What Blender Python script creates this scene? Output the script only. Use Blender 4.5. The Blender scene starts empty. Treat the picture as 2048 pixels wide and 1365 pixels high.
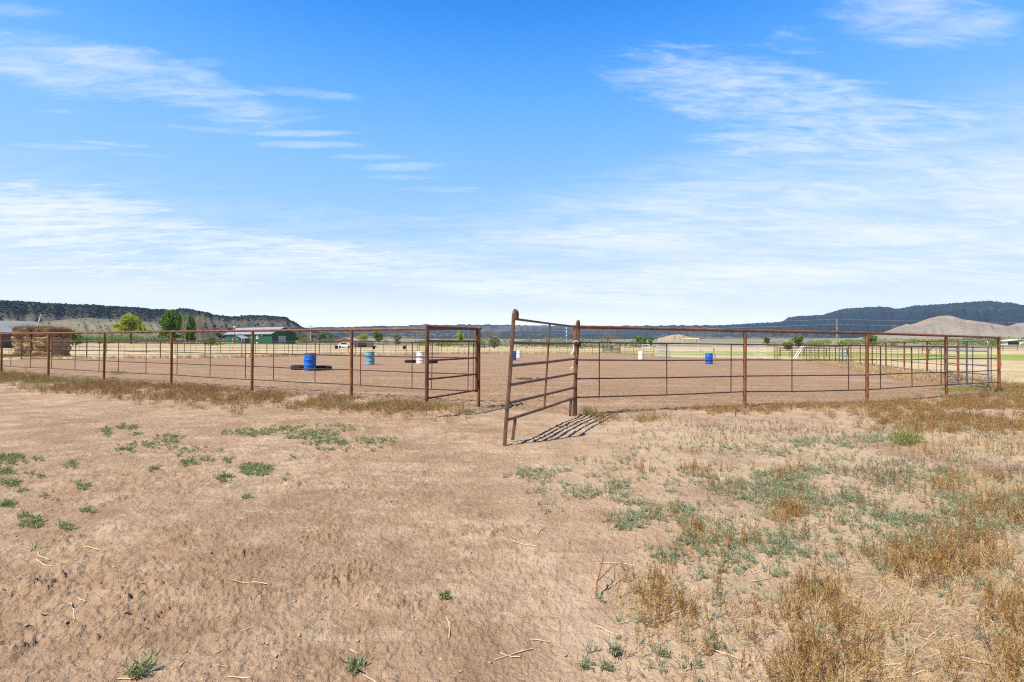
import bpy, math, random
import numpy as np
from mathutils import Vector, Matrix
random.seed(7)
RNG = np.random.default_rng(11)
S = bpy.context.scene
C = S.collection
PI = math.pi

# ------------------------------------------------------------------ camera maths
F = 980.0; CX = 1024.0; CY = 682.5; CH = 1.27
PITCH = math.atan(11.7 / F); ROLL = 0.0075
_R0 = Vector((1, 0, 0)); _U0 = Vector((0, -math.sin(PITCH), math.cos(PITCH)))
FW = Vector((0, math.cos(PITCH), math.sin(PITCH)))
RT = math.cos(ROLL) * _R0 + math.sin(ROLL) * _U0
UP = -math.sin(ROLL) * _R0 + math.cos(ROLL) * _U0
CAM = Vector((0, 0, CH))

def ray(px, py):
    return FW + RT * ((px - CX) / F) - UP * ((py - CY) / F)

def gp(px, py, z=0.0):
    """point of the flat ground seen at this place of the photograph"""
    d = ray(px, py)
    t = (z - CH) / d.z
    return CAM + d * t

def at(px, py, Y):
    """point at depth Y seen at this place of the photograph"""
    d = ray(px, py)
    return CAM + d * (Y / d.y)

def zt(x, y):
    """height of the terrain (flat yard, plain rising slowly beyond it)"""
    x = np.asarray(x, float); y = np.asarray(y, float)
    r = np.hypot(x, y)
    u = np.where(y > 1, x / np.maximum(y, 1), np.sign(x) * 1.0)
    u = np.clip(u, -1.1, 1.1)
    k = 0.0185 + 0.0045 * u
    d = np.clip(r - 90, 0, None)
    z = k * np.where(d < 40, d * d / 80, d - 20)
    zc = k * 1250
    return np.where(z > zc, zc + (z - zc) * 0.15, z)

def gx(px, Y):
    """terrain point in the direction of a photo column at depth Y"""
    X = (px - CX) / F * Y
    return Vector((X, Y, float(zt(X, Y))))

# ------------------------------------------------------------------ numpy noise
def _hash(ix, iy, seed):
    n = (ix.astype(np.int64) * 374761393 + iy.astype(np.int64) * 668265263 + seed * 974634777) & 0xffffffff
    n = ((n ^ (n >> 13)) * 1274126177) & 0xffffffff
    n = n ^ (n >> 16)
    return (n & 0xffffff) / float(0xffffff)

def vnoise(x, y, seed=0):
    x = np.asarray(x, float); y = np.asarray(y, float)
    ix = np.floor(x); iy = np.floor(y)
    fx = x - ix; fy = y - iy
    fx = fx * fx * fx * (fx * (fx * 6 - 15) + 10); fy = fy * fy * fy * (fy * (fy * 6 - 15) + 10)
    a = _hash(ix, iy, seed); b = _hash(ix + 1, iy, seed); c = _hash(ix, iy + 1, seed); d = _hash(ix + 1, iy + 1, seed)
    return (a + (b - a) * fx) * (1 - fy) + (c + (d - c) * fx) * fy

def fbm(x, y, seed=0, octs=4, gain=0.5):
    s = 0; a = 1; t = 0
    for i in range(octs):
        s = s + a * vnoise(x * 2 ** i + 17.3 * i, y * 2 ** i - 9.1 * i, seed + i); t += a; a *= gain
    return s / t

# ------------------------------------------------------------------ materials
def new_mat(name):
    m = bpy.data.materials.new(name); m.use_nodes = True
    nt = m.node_tree; nt.nodes.clear()
    out = nt.nodes.new('ShaderNodeOutputMaterial')
    b = nt.nodes.new('ShaderNodeBsdfPrincipled')
    nt.links.new(b.outputs[0], out.inputs[0])
    return m, nt, b, out

class NB:
    """short-hand for building node graphs"""
    def __init__(s, nt): s.nt = nt
    def n(s, t, **k):
        x = s.nt.nodes.new(t)
        for a, v in k.items(): setattr(x, a, v)
        return x
    def put(s, sock, v):
        if isinstance(v, bpy.types.NodeSocket): s.nt.links.new(v, sock)
        elif isinstance(v, (tuple, list)):
            sock.default_value = tuple(v) if len(v) == len(sock.default_value) else tuple(v) + (1,)
        else: sock.default_value = v
    def m(s, op, a, b=0.0, c=0.0, clamp=False):
        x = s.n('ShaderNodeMath', operation=op, use_clamp=clamp)
        s.put(x.inputs[0], a); s.put(x.inputs[1], b)
        if op in ('MULTIPLY_ADD', 'SMOOTH_MIN', 'COMPARE'): s.put(x.inputs[2], c)
        return x.outputs[0]
    def mix(s, f, a, b, bt='MIX'):
        x = s.n('ShaderNodeMix', data_type='RGBA', blend_type=bt, clamp_factor=True)
        s.put(x.inputs[0], f); s.put(x.inputs[6], a); s.put(x.inputs[7], b)
        return x.outputs[2]
    def sm(s, v, lo, hi, a=0.0, b=1.0):
        x = s.n('ShaderNodeMapRange', interpolation_type='SMOOTHSTEP')
        s.put(x.inputs[0], v); s.put(x.inputs[1], lo); s.put(x.inputs[2], hi); s.put(x.inputs[3], a); s.put(x.inputs[4], b)
        return x.outputs[0]
    def noise(s, vec, scale, detail=4, rough=0.55, dist=0.0):
        x = s.n('ShaderNodeTexNoise'); x.inputs['Scale'].default_value = scale
        x.inputs['Detail'].default_value = detail; x.inputs['Roughness'].default_value = rough
        x.inputs['Distortion'].default_value = dist
        if vec is not None: s.put(x.inputs['Vector'], vec)
        return x.outputs[0]
    def attr(s, name):
        return s.n('ShaderNodeAttribute', attribute_name=name).outputs['Fac']
    def bump(s, h, strength, dist):
        x = s.n('ShaderNodeBump'); x.inputs['Strength'].default_value = strength; x.inputs['Distance'].default_value = dist
        s.put(x.inputs['Height'], h); return x.outputs[0]
    def obj(s): return s.n('ShaderNodeTexCoord').outputs['Object']
    def pos(s): return s.n('ShaderNodeNewGeometry').outputs['Position']
    def scl(s, v, xyz):
        x = s.n('ShaderNodeMapping'); s.put(x.inputs[0], v); x.inputs['Scale'].default_value = xyz; return x.outputs[0]

def plain(name, c1, c2, scale=8, rough=0.7, metal=0.0, bump=0.0, detail=5, lo=0.35, hi=0.65, spec=0.3, dirt=None):
    m, nt, b, out = new_mat(name); k = NB(nt); p = k.pos()
    f = k.sm(k.noise(p, scale, detail), lo, hi)
    col = k.mix(f, c1, c2)
    if dirt: col = k.mix(k.sm(k.noise(p, scale * 3.1, 3), 0.55, 0.7), col, dirt)
    k.put(b.inputs['Base Color'], col); b.inputs['Roughness'].default_value = rough
    b.inputs['Metallic'].default_value = metal; b.inputs['Specular IOR Level'].default_value = spec
    if bump: k.put(b.inputs['Normal'], k.bump(k.noise(p, scale * 6, 4), 0.5, bump))
    return m

RUST = plain('rusty pipe', (.27, .112, .042), (.15, .062, .028), 9, .65, 0, .0015, dirt=(.09, .045, .03))
RUST_TOP = plain('rusty top pipe', (.25, .098, .042), (.15, .060, .03), 5, .55, 0, .001, dirt=(.10, .05, .035))
ROD = plain('dark sucker rod', (.075, .055, .05), (.12, .075, .055), 4, .5, .3, .0008)
GATEM = plain('brown gate steel', (.135, .082, .055), (.21, .11, .07), 6, .55, .1, .001, dirt=(.07, .045, .035))
GATEL = plain('dark rusty gate steel', (.12, .048, .026), (.18, .07, .035), 7, .65, 0, .0015, dirt=(.06, .03, .02))
FARRUST = plain('far rusty fence', (.16, .075, .045), (.10, .05, .035), 2, .75)
FARROD = plain('far fence rod', (.11, .065, .05), (.07, .05, .045), 2, .75)
TUBE = plain('grey blue tube', (.165, .178, .195), (.225, .235, .25), 4, .45, .3, dirt=(.16, .15, .15))
TUBEDK = plain('dark grey tube', (.10, .115, .13), (.14, .15, .16), 4, .45, .4)
SILVER = plain('galvanised panel', (.55, .56, .57), (.68, .69, .70), 2, .5, .1)
BLUE = plain('blue barrel plastic', (.008, .115, .60), (.02, .16, .66), 3, .42, 0, dirt=(.06, .18, .52))
TEAL = plain('faded teal barrel plastic', (.09, .32, .46), (.17, .42, .54), 4, .55, 0, dirt=(.3, .45, .5))
WHITE = plain('white barrel plastic', (.78, .76, .72), (.85, .84, .82), 3, .45, 0, dirt=(.68, .62, .55))
RUBBER = plain('black rubber', (.018, .018, .019), (.05, .046, .042), 12, .85)
ROPE = plain('white rope fibre', (.70, .66, .60), (.80, .77, .72), 60, .9)
WIREM = plain('dark tie wire', (.05, .045, .04), (.11, .09, .08), 40, .5, .6)
ORANGE = plain('orange twine', (.75, .15, .03), (.85, .24, .06), 50, .85)
HAY = plain('weathered hay', (.30, .17, .075), (.50, .32, .155), 5, .95, 0, .04, dirt=(.22, .12, .055))
HAYTOP = plain('rotted hay', (.15, .085, .045), (.26, .16, .085), 5, .95, 0, .04, dirt=(.12, .07, .04))
BARNG = plain('green barn steel', (.018, .10, .046), (.023, .12, .057), .5, .5)
ROOFM = plain('pale metal roof', (.25, .28, .32), (.30, .33, .37), .4, .6)
ROOFG = plain('grey metal roof', (.20, .205, .21), (.25, .255, .26), .4, .7)
DARKW = plain('dark grey wall', (.07, .075, .08), (.10, .10, .105), .5, .7)
TRIM = plain('white trim', (.78, .78, .76), (.84, .84, .82), 1, .6)
DOORM = plain('beige overhead door', (.46, .43, .40), (.52, .49, .45), .6, .6)
GLASS = plain('dark window glass', (.02, .025, .03), (.03, .035, .04), 1, .1, 0, spec=.6)
REDR = plain('faded red roof', (.38, .22, .19), (.48, .32, .28), .5, .7)
TANW = plain('tan shed wall', (.40, .36, .31), (.48, .44, .38), .5, .8)
POLEW = plain('weathered pole wood', (.30, .20, .13), (.42, .31, .22), 2, .9)
POLEG = plain('bleached pole wood', (.45, .40, .34), (.55, .50, .43), 2, .9)
BARK = plain('tree bark', (.10, .08, .06), (.17, .14, .11), 2, .9)
BARKPALE = plain('pale dead wood', (.38, .29, .22), (.50, .40, .31), 2, .9)
CARW = plain('white car paint', (.75, .77, .80), (.80, .82, .84), 1, .25)
MANURE = plain('dried manure', (.12, .065, .03), (.22, .12, .05), 9, .95)
CLODM = plain('pale dirt clod', (.36, .24, .15), (.48, .335, .22), 20, .95, 0, .004)
TWIGM = plain('reddish dead twig', (.20, .09, .05), (.28, .13, .07), 20, .85)

def leafmat(name, stops, transl=0.25, rough=0.75):
    """stops: [(pos, colour)] read along the 'tint' attribute (each leaf's own colour)"""
    m, nt, b, out = new_mat(name); k = NB(nt)
    r = k.n('ShaderNodeValToRGB'); el = r.color_ramp.elements
    while len(el) < len(stops): el.new(0.5)
    for e, (p, c) in zip(el, stops): e.position = p; e.color = tuple(c) + (1,)
    k.put(r.inputs[0], k.attr('tint'))
    k.put(b.inputs['Base Color'], r.outputs[0]); b.inputs['Roughness'].default_value = rough
    b.inputs['Specular IOR Level'].default_value = 0.2
    t = k.n('ShaderNodeBsdfTranslucent'); k.put(t.inputs[0], r.outputs[0])
    x = k.n('ShaderNodeMixShader'); x.inputs[0].default_value = transl
    nt.links.new(b.outputs[0], x.inputs[1]); nt.links.new(t.outputs[0], x.inputs[2]); nt.links.new(x.outputs[0], out.inputs[0])
    return m

SAGE = leafmat('grey green weed leaves', [(0, (.205, .25, .13)), (.5, (.325, .36, .22)), (1, (.52, .53, .39))])
GREENW = leafmat('green weed leaves', [(0, (.17, .225, .075)), (.5, (.30, .36, .165)), (1, (.46, .48, .29))], .35)
BRIGHTW = leafmat('bright green grass leaves', [(0, (.20, .21, .06)), (.5, (.32, .33, .11)), (1, (.48, .45, .20))])
GOLD = leafmat('golden brown weeds', [(0, (.16, .066, .028)), (.38, (.35, .17, .062)), (.74, (.60, .385, .165)), (.86, (.30, .27, .05)), (1, (.45, .42, .10))])
OLIVE = leafmat('olive brown weeds', [(0, (.19, .125, .065)), (.5, (.37, .26, .125)), (.8, (.52, .39, .21)), (1, (.28, .29, .11))])
PURP = leafmat('dark purple weeds', [(0, (.06, .045, .05)), (.5, (.17, .13, .13)), (1, (.30, .25, .21))])
STRAW = leafmat('dry straw', [(0, (.42, .28, .13)), (.5, (.60, .44, .24)), (1, (.74, .62, .42))])

# ------------------------------------------------------------------ mesh helpers
def tag(o, label=None, cat=None, group=None, kind=None):
    if label: o['label'] = label
    if cat: o['category'] = cat
    if group: o['group'] = group
    if kind: o['kind'] = kind
    return o

def thing(name, loc, label, cat, group=None, rz=0):
    o = bpy.data.objects.new(name, None); C.objects.link(o)
    o.location = loc; o.rotation_euler = (0, 0, rz); o.empty_display_size = 0.2
    return tag(o, label, cat, group)

class MB:
    def __init__(s): s.v = []; s.f = []
    def add(s, vs, fs):
        o = len(s.v); s.v += [tuple(v) for v in vs]; s.f += [tuple(i + o for i in f) for f in fs]; return s
    def ring_sweep(s, pts, prof_fn, cap=True, closed=False):
        pts = [Vector(p) for p in pts]; n = len(pts); rings = []
        ref = None
        for i, p in enumerate(pts):
            if closed: d = (pts[(i + 1) % n] - pts[i - 1])
            else: d = (pts[min(i + 1, n - 1)] - pts[max(i - 1, 0)])
            d.normalize()
            if ref is None:
                ref = Vector((0, 0, 1)) if abs(d.z) < .9 else Vector((0, 1, 0))
            a = ref - d * ref.dot(d)
            if a.length < 1e-5: a = d.orthogonal()
            a.normalize(); ref = a; b = d.cross(a)
            rings.append([p + a * q[0] + b * q[1] for q in prof_fn(i)])
        k = len(rings[0]); vs = [v for r in rings for v in r]; fs = []
        for i in range(n if closed else n - 1):
            for j in range(k):
                i2 = (i + 1) % n
                fs.append((i * k + j, i * k + (j + 1) % k, i2 * k + (j + 1) % k, i2 * k + j))
        if cap and not closed:
            fs.append(tuple(range(k - 1, -1, -1))); fs.append(tuple((n - 1) * k + j for j in range(k)))
        return s.add(vs, fs)
    def tube(s, pts, r, n=8, cap=True, closed=False):
        rr = r if isinstance(r, (list, tuple)) else [r] * len(pts)
        return s.ring_sweep(pts, lambda i: [(rr[i] * math.cos(2 * PI * j / n), rr[i] * math.sin(2 * PI * j / n)) for j in range(n)], cap, closed)
    def strap(s, pts, w, t):
        return s.ring_sweep(pts, lambda i: [(-w / 2, -t / 2), (w / 2, -t / 2), (w / 2, t / 2), (-w / 2, t / 2)])
    def box(s, c, sx, sy, sz, rz=0.0, ux=None):
        ca, sa = math.cos(rz), math.sin(rz); c = Vector(c)
        vs = []
        for dz in (-.5, .5):
            for dx, dy in ((-.5, -.5), (.5, -.5), (.5, .5), (-.5, .5)):
                x, y = dx * sx, dy * sy
                vs.append((c.x + x * ca - y * sa, c.y + x * sa + y * ca, c.z + dz * sz))
        return s.add(vs, [(3, 2, 1, 0), (4, 5, 6, 7), (0, 1, 5, 4), (1, 2, 6, 5), (2, 3, 7, 6), (3, 0, 4, 7)])
    def lathe(s, prof, c=(0, 0, 0), n=32):
        vs = []; fs = []; m = len(prof)
        for j in range(n):
            a = 2 * PI * j / n
            for r, z in prof: vs.append((c[0] + r * math.cos(a), c[1] + r * math.sin(a), c[2] + z))
        for j in range(n):
            for i in range(m - 1):
                a, b = j * m + i, ((j + 1) % n) * m + i
                fs.append((a, b, b + 1, a + 1))
        return s.add(vs, fs)
    def build(s, name, mat, parent=None, smooth=True, loc=None):
        me = bpy.data.meshes.new(name); me.from_pydata(s.v, [], s.f); me.update()
        me.materials.append(mat)
        if smooth:
            me.polygons.foreach_set('use_smooth', [True] * len(me.polygons))
            me.set_sharp_from_angle(angle=math.radians(40))
        o = bpy.data.objects.new(name, me); C.objects.link(o)
        if loc is not None: o.location = loc
        if parent is not None:
            o.parent = parent
        return o

def local(parent, pts):
    """world points to a thing's own coordinates"""
    m = Matrix.Translation(parent.location) @ parent.rotation_euler.to_matrix().to_4x4()
    mi = m.inverted()
    return [mi @ Vector(p) for p in pts]

def np_mesh(name, verts, quads, mat, attrs=None, parent=None, smooth=False, tris=False):
    me = bpy.data.meshes.new(name); k = 3 if tris else 4
    nv, nf = len(verts), len(quads)
    me.vertices.add(nv); me.vertices.foreach_set('co', np.ascontiguousarray(verts, dtype=np.float32).ravel())
    me.loops.add(nf * k); me.loops.foreach_set('vertex_index', np.ascontiguousarray(quads, dtype=np.int32).ravel())
    me.polygons.add(nf)
    me.polygons.foreach_set('loop_start', np.arange(0, nf * k, k, dtype=np.int32))
    if smooth: me.polygons.foreach_set('use_smooth', np.ones(nf, dtype=bool))
    me.update(calc_edges=True)
    for a, d in (attrs or {}).items():
        at_ = me.attributes.new(a, 'FLOAT', 'POINT'); at_.data.foreach_set('value', np.ascontiguousarray(d, dtype=np.float32))
    me.materials.append(mat)
    o = bpy.data.objects.new(name, me); C.objects.link(o)
    if parent is not None: o.parent = parent
    return o

def copy_thing(src, loc, rz, label, group=None):
    r = src.copy(); C.objects.link(r); r.location = loc; r.rotation_euler = (0, 0, rz); r['label'] = label
    if group: r['group'] = group
    for ch in src.children:
        c = ch.copy(); C.objects.link(c); c.parent = r
        for g in ch.children:
            d = g.copy(); C.objects.link(d); d.parent = c
    return r

# ------------------------------------------------------------------ layout of the yard
HR = 1.66                       # height of the arena's top rail
RAILS = (1.37, 1.03, .68, .33)
GL = Vector((-.69, 10.3, 0))    # post left of the opening
def on_left(px):                # point of the left front fence in a photo column
    u = (px - CX) / F
    Y = (10.3 - .488 * .69) / (1 + .488 * u)
    return Vector((u * Y, Y, 0))
LEFT_POSTS = [on_left(p) for p in (958, 704, 505, 344, 209, 98, 4, -78, -150, -214)]
RIGHT_POSTS = [Vector((1.19, 9.2, 0)), Vector((5.08, 10.7, 0)), Vector((8.3, 11.46, 0)), Vector((11.7, 13.2, 0)), Vector((14.56, 14.65, 0))]
SIDE0 = Vector((17.1, 18.8, 0)); SIDE1 = Vector((33.0, 54.0, 0))
def on_side(px):
    u = (px - CX) / F; d = SIDE1 - SIDE0
    t = (u * SIDE0.y - SIDE0.x) / (d.x - u * d.y)
    return SIDE0 + d * t
BACKL = [(-34.3, 29.5), (-38, 34), (-39, 39), (-36, 41.5), (-31.7, 44.2), (-28.8, 46), (-27, 49), (-26.5, 53), (-25.5, 57), (-24.4, 66), (-21.8, 68.4), (-18, 68.5), (-14.9, 69), (-11.5, 80), (-4.2, 91), (6, 95), (20.6, 96), (22.6, 78)]
ARENA = [tuple(p.xy) for p in LEFT_POSTS] + BACKL + [(24.5, 67), (33.5, 63), (33, 54), (17.1, 18.8)] + [tuple(p.xy) for p in RIGHT_POSTS[::-1]]

def inside(x, y, poly):
    r = np.zeros(x.shape, bool); n = len(poly)
    for i in range(n):
        x1, y1 = poly[i]; x2, y2 = poly[(i + 1) % n]
        if y1 == y2: continue
        c = ((y1 > y) != (y2 > y)) & (x < (x2 - x1) * (y - y1) / (y2 - y1) + x1)
        r ^= c
    return r

def seg_dist(x, y, pts):
    d = np.full(x.shape, 1e9)
    for (x1, y1), (x2, y2) in zip(pts[:-1], pts[1:]):
        dx, dy = x2 - x1, y2 - y1; L = dx * dx + dy * dy
        t = np.clip(((x - x1) * dx + (y - y1) * dy) / L, 0, 1)
        d = np.minimum(d, np.hypot(x - x1 - t * dx, y - y1 - t * dy))
    return d

def to_px(x, y, z=0.0):
    vx, vy, vz = x, y, z - CH
    w = vx * FW.x + vy * FW.y + vz * FW.z
    w = np.where(w > .2, w, .2)
    return CX + F * (vx * RT.x + vy * RT.y + vz * RT.z) / w, CY - F * (vx * UP.x + vy * UP.y + vz * UP.z) / w

# ------------------------------------------------------------------ what grows where (weed densities on the ground)
GOLD_BLOBS = [(1290, 1185, 60, 45, 1), (1335, 1225, 60, 30, .8), (1640, 1215, 95, 60, 1), (1650, 1330, 110, 55, 1), (1900, 1120, 130, 55, .9), (1935, 970, 75, 28, 1),
              (1570, 1028, 45, 20, 1), (1840, 1150, 90, 40, .7), (2030, 1230, 60, 60, 1), (1390, 1075, 50, 28, .5), (1770, 1250, 60, 40, .6), (1530, 1180, 40, 30, .35),
              (1475, 1260, 40, 20, .35), (1410, 940, 60, 14, .5), (2020, 1010, 60, 30, .7), (1980, 1040, 80, 30, .5), (1390, 1290, 50, 20, .25), (1760, 1120, 60, 30, .5),
              (1330, 845, 40, 8, .8), (1425, 880, 50, 12, .4), (1900, 900, 120, 20, .5), (2040, 890, 100, 30, .6), (1560, 940, 60, 12, .3), (2040, 1330, 60, 50, .8), (1300, 940, 40, 10, .2)]
PURP_BLOBS = [(1870, 1270, 60, 40, 1), (1730, 955, 80, 22, .9), (1612, 1070, 14, 26, .9), (1650, 1140, 40, 30, .35), (1810, 920, 120, 22, .7), (1950, 930, 120, 28, .6), (1640, 860, 200, 16, .6),
              (1425, 862, 90, 16, .7), (1850, 1180, 80, 50, .5), (1960, 1290, 60, 40, .35), (1500, 850, 90, 12, .6), (1770, 990, 100, 30, .5), (1950, 870, 90, 12, .5)]
SAGE_BLOBS = [(1300, 985, 90, 26, 1), (1340, 1030, 60, 26, .9), (1180, 975, 130, 22, .55), (1260, 1045, 50, 20, .7), (1110, 1025, 22, 9, .9), (1370, 1100, 70, 35, 1), (1430, 1060, 50, 40, .7),
              (1370, 960, 100, 22, .6), (1490, 975, 90, 20, .9), (1600, 960, 110, 26, 1), (1560, 1000, 90, 24, .8), (1690, 1010, 90, 26, 1), (1790, 1040, 110, 30, 1), (1930, 1050, 110, 34, .9), (1560, 1100, 90, 34, .8),
              (1640, 890, 100, 12, .9), (1540, 912, 30, 10, .7), (1720, 930, 90, 20, .6), (1830, 950, 110, 22, .8), (1960, 990, 90, 26, 1), (2030, 1000, 60, 26, 1), (1520, 900, 130, 14, .35), (1400, 1180, 60, 30, .45),
              (1490, 1150, 40, 30, .6), (1580, 1160, 50, 30, .5), (1450, 1115, 60, 30, .5), (1860, 1070, 120, 40, .7), (1700, 1100, 80, 34, .5), (1090, 1015, 20, 8, .5), (1640, 1180, 40, 16, .4), (1200, 930, 90, 16, .3), (1100, 950, 90, 14, .3),
              (1740, 880, 120, 14, .5), (1950, 940, 110, 20, .4), (1420, 1010, 60, 20, .5), (1340, 905, 120, 14, .22)]
GREEN_BLOBS = [(620, 875, 60, 9, 1), (500, 868, 55, 7, .5), (660, 895, 50, 10, .9), (335, 880, 30, 9, 1), (255, 858, 22, 5, .8), (215, 868, 12, 8, .9), (355, 918, 14, 5, .9), (380, 933, 16, 10, .9), (415, 925, 14, 6, .8), (512, 943, 34, 12, 1),
               (450, 963, 18, 9, 1), (455, 926, 12, 6, .8), (250, 908, 20, 8, .6), (30, 925, 28, 12, 1), (70, 925, 16, 5, .8), (12, 952, 14, 6, .9), (70, 958, 24, 8, .8), (22, 975, 18, 8, .9), (140, 938, 14, 6, .8), (170, 980, 14, 7, .7), (12, 1015, 14, 6, .9),
               (65, 1052, 24, 10, 1), (130, 1062, 12, 8, .8), (180, 1028, 14, 6, 1), (42, 1040, 10, 7, .7), (48, 990, 14, 6, .7), (268, 872, 14, 4, .7), (740, 890, 40, 12, .55), (700, 900, 25, 8, .7), (770, 885, 30, 8, .5), (590, 925, 16, 4, .8), (250, 955, 16, 5, .9), (310, 948, 12, 5, .8),
               (560, 860, 60, 6, .4), (300, 895, 60, 8, .35), (395, 905, 50, 8, .3), (650, 860, 80, 8, .35), (110, 1005, 10, 6, .5), (95, 1000, 20, 5, .5), (490, 1002, 9, 4, 1), (570, 960, 10, 10, .4), (60, 1110, 14, 8, .5)]

def blobs(px, py, B, jitter=0.0):
    d = np.zeros(px.shape)
    for (cx, cy, rx, ry, w) in B:
        q = ((px - cx) / rx) ** 2 + ((py - cy) / ry) ** 2
        d = np.maximum(d, w * np.clip(1.35 - q, 0, 1))
    return d

LP2 = [tuple(p.xy) for p in LEFT_POSTS]; RP2 = [tuple(p.xy) for p in RIGHT_POSTS]
def dens(x, y):
    """densities 0..1 of the five kinds of weed at ground points"""
    px, py = to_px(x, y)
    # outside the photograph's frame the same growth goes on, mirrored about its edge
    qx = np.where(px > 2040, 4080 - px, px); qx = np.where(qx < 8, 16 - qx, qx); qx = np.clip(qx, 8, 2040)
    qy = np.where(py > 1360, 2720 - py, py); qy = np.clip(qy, 700, 1360)
    n1 = fbm(x * 3.1, y * 3.1, 3, 3); n2 = fbm(x * 1.2 + 40, y * 1.2, 8, 3)
    out = ~inside(x, y, ARENA)
    dl = seg_dist(x, y, LP2); dr = seg_dist(x, y, RP2)
    gold = blobs(qx, qy, GOLD_BLOBS); purp = blobs(qx, qy, PURP_BLOBS); sage = blobs(qx, qy, SAGE_BLOBS); green = blobs(qx, qy, GREEN_BLOBS)
    # bands of weeds along the fence
    bl = np.clip(1.25 - np.abs(dl - .95) / (1.25 + .6 * (qx < 500)), 0, 1) * out * (qx < 935) * np.clip((945 - qx) / 90, .25, 1)
    br = np.clip(1.2 - np.abs(dr - .35) / .8, 0, 1) * out * (qx > 1190)
    wr = np.clip((qx - 1600) / 250, 0, 1) * np.clip((905 - qy) / 60, 0, 1) * out * (qx > 1190)
    band = np.clip(np.maximum(np.maximum(bl, br * .9), wr * .9), 0, 1) * np.clip((n2 - .28) * 4, 0, 1)
    rough = np.clip((qx - 1150) / 250, 0, 1) * np.clip((qy - 830) / 30, 0, 1)
    low = np.clip((qx - 1500) / 300, 0, 1) * np.clip((qy - 1050) / 200, 0, 1)
    dry = np.clip(np.maximum(.13 * rough * np.clip((n2 - .42) * 6, 0, 1), low * .5) + .55 * gold, 0, 1)
    return dict(px=px, py=py, out=out, gold=np.clip(gold * np.clip((n1 - .3) * 3.2, 0, 1) * np.clip((fbm(x * 14, y * 14, 19, 2) - .30) * 4, .12, 1) * .85 + .065 * rough * np.clip((n1 - .40) * 5, 0, 1), 0, 1), purp=purp * np.clip((n1 - .35) * 3, 0, 1),
                sage=np.clip(sage * np.clip((n1 - .34) * 4, 0, 1) * np.clip((fbm(x * 8, y * 8, 13, 2) - .36) * 4.5, .12, 1) + .05 * rough * np.clip((n2 - .3) * 4, 0, 1), 0, 1), green=green * np.clip((n1 - .25) * 4, 0, 1), band=band, dry=dry, low=low, rough=rough, n2=n2)

# ------------------------------------------------------------------ ground
CLUST = [(255, 1000, 8, 22, 40), (262, 1045, 10, 25, 46), (300, 1062, 30, 5, 20), (490, 1112, 40, 10, 46), (330, 1232, 45, 14, 60), (140, 1285, 50, 14, 40), (60, 1170, 60, 25, 50), (390, 1080, 25, 10, 26), (620, 1075, 45, 16, 40), (450, 1190, 60, 25, 40), (560, 1245, 45, 14, 30), (260, 1190, 40, 14, 26), (30, 1290, 40, 40, 40), (860, 1060, 50, 14, 26), (960, 1065, 50, 12, 24), (700, 1160, 70, 30, 34), (820, 1230, 60, 30, 26), (100, 1090, 40, 14, 26), (640, 970, 60, 14, 26)]
CLG = [(gp(c[0], c[1]).x, gp(c[0], c[1]).y, c[2] * gp(c[0], c[1]).y / F * 1.5 + .05, c[3] * gp(c[0], c[1]).y ** 2 / (F * CH) * 1.3 + .05) for c in CLUST]
def ground_z(x, y):
    """relief of the bare dirt: soft humps, crusts and clods, only near the camera"""
    r = np.hypot(x, y)
    fade = np.clip((26 - r) / 16, 0, 1)
    h = .075 * (fbm(x * .45, y * .45, 21, 3) - .5) * np.clip((60 - r) / 40, 0, 1)
    # wheel ruts leading to the opening
    soft = fbm(x * 1.7, y * 1.7, 31, 3)
    rug = np.clip((fbm(x * .9 + 3, y * .9, 41, 3) - .40) * 3.0, .10, 1.0)
    rug = rug * (.62 + .5 * np.clip((-x - .1) / 1.5, 0, 1) * np.clip((5 - y) / 3, 0, 1))
    wx = x + .10 * (soft - .5); wy = y + .12 * (fbm(x * 2.3, y * 2.3, 35, 2) - .5)
    c1 = 1 - np.abs(2 * fbm(wx * 5 + wy * 2, wy * 11, 51, 4, .6) - 1)      # thin crust edges
    c2 = fbm(x * 20, y * 24, 61, 4, .62)
    a1 = wx * .82 + wy * .57; a2 = wy * .82 - wx * .57                        # crusts drawn out along the old wheel track
    c3 = np.clip(fbm(a1 * 20, a2 * 46, 71, 4, .62) - .56, 0, 1)
    c4 = np.clip(fbm(a1 * 5 + 5, a2 * 15, 81, 5, .62) - .565, 0, .10)
    c5 = vnoise(x * 70, y * 70, 91)
    clus = np.zeros(x.shape)
    for (gx_, gy_, rx_, ry_) in CLG: clus = np.maximum(clus, np.exp(-(((x - gx_) / rx_) ** 2 + ((y - gy_) / ry_) ** 2) * 1.4))
    clus = clus * np.clip((fbm(x * 4, y * 4, 77, 3) - .36) * 4, 0, 1)
    cr = fbm(a1 * 15 + .5 * c2, a2 * 26, 101, 4, .65); cr = np.floor(cr * 7) / 7 * .6 + cr * .4      # flakes with broken edges
    h = h + fade * clus * (.15 * np.clip(cr - .42, 0, .3) + .02 * (c5 - .5) * (c2 > .5))
    h = h + fade * (rug * (.018 * (soft - .5) + .020 * np.clip(c1 - .80, 0, 1) + .022 * (c2 - .5) + .05 * c3 + .15 * c4) + .008 * (c5 - .5) * (c2 > .42) + .014 * (c2 - .5) + .010 * np.clip(c1 - .84, 0, 1))
    return h

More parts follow.
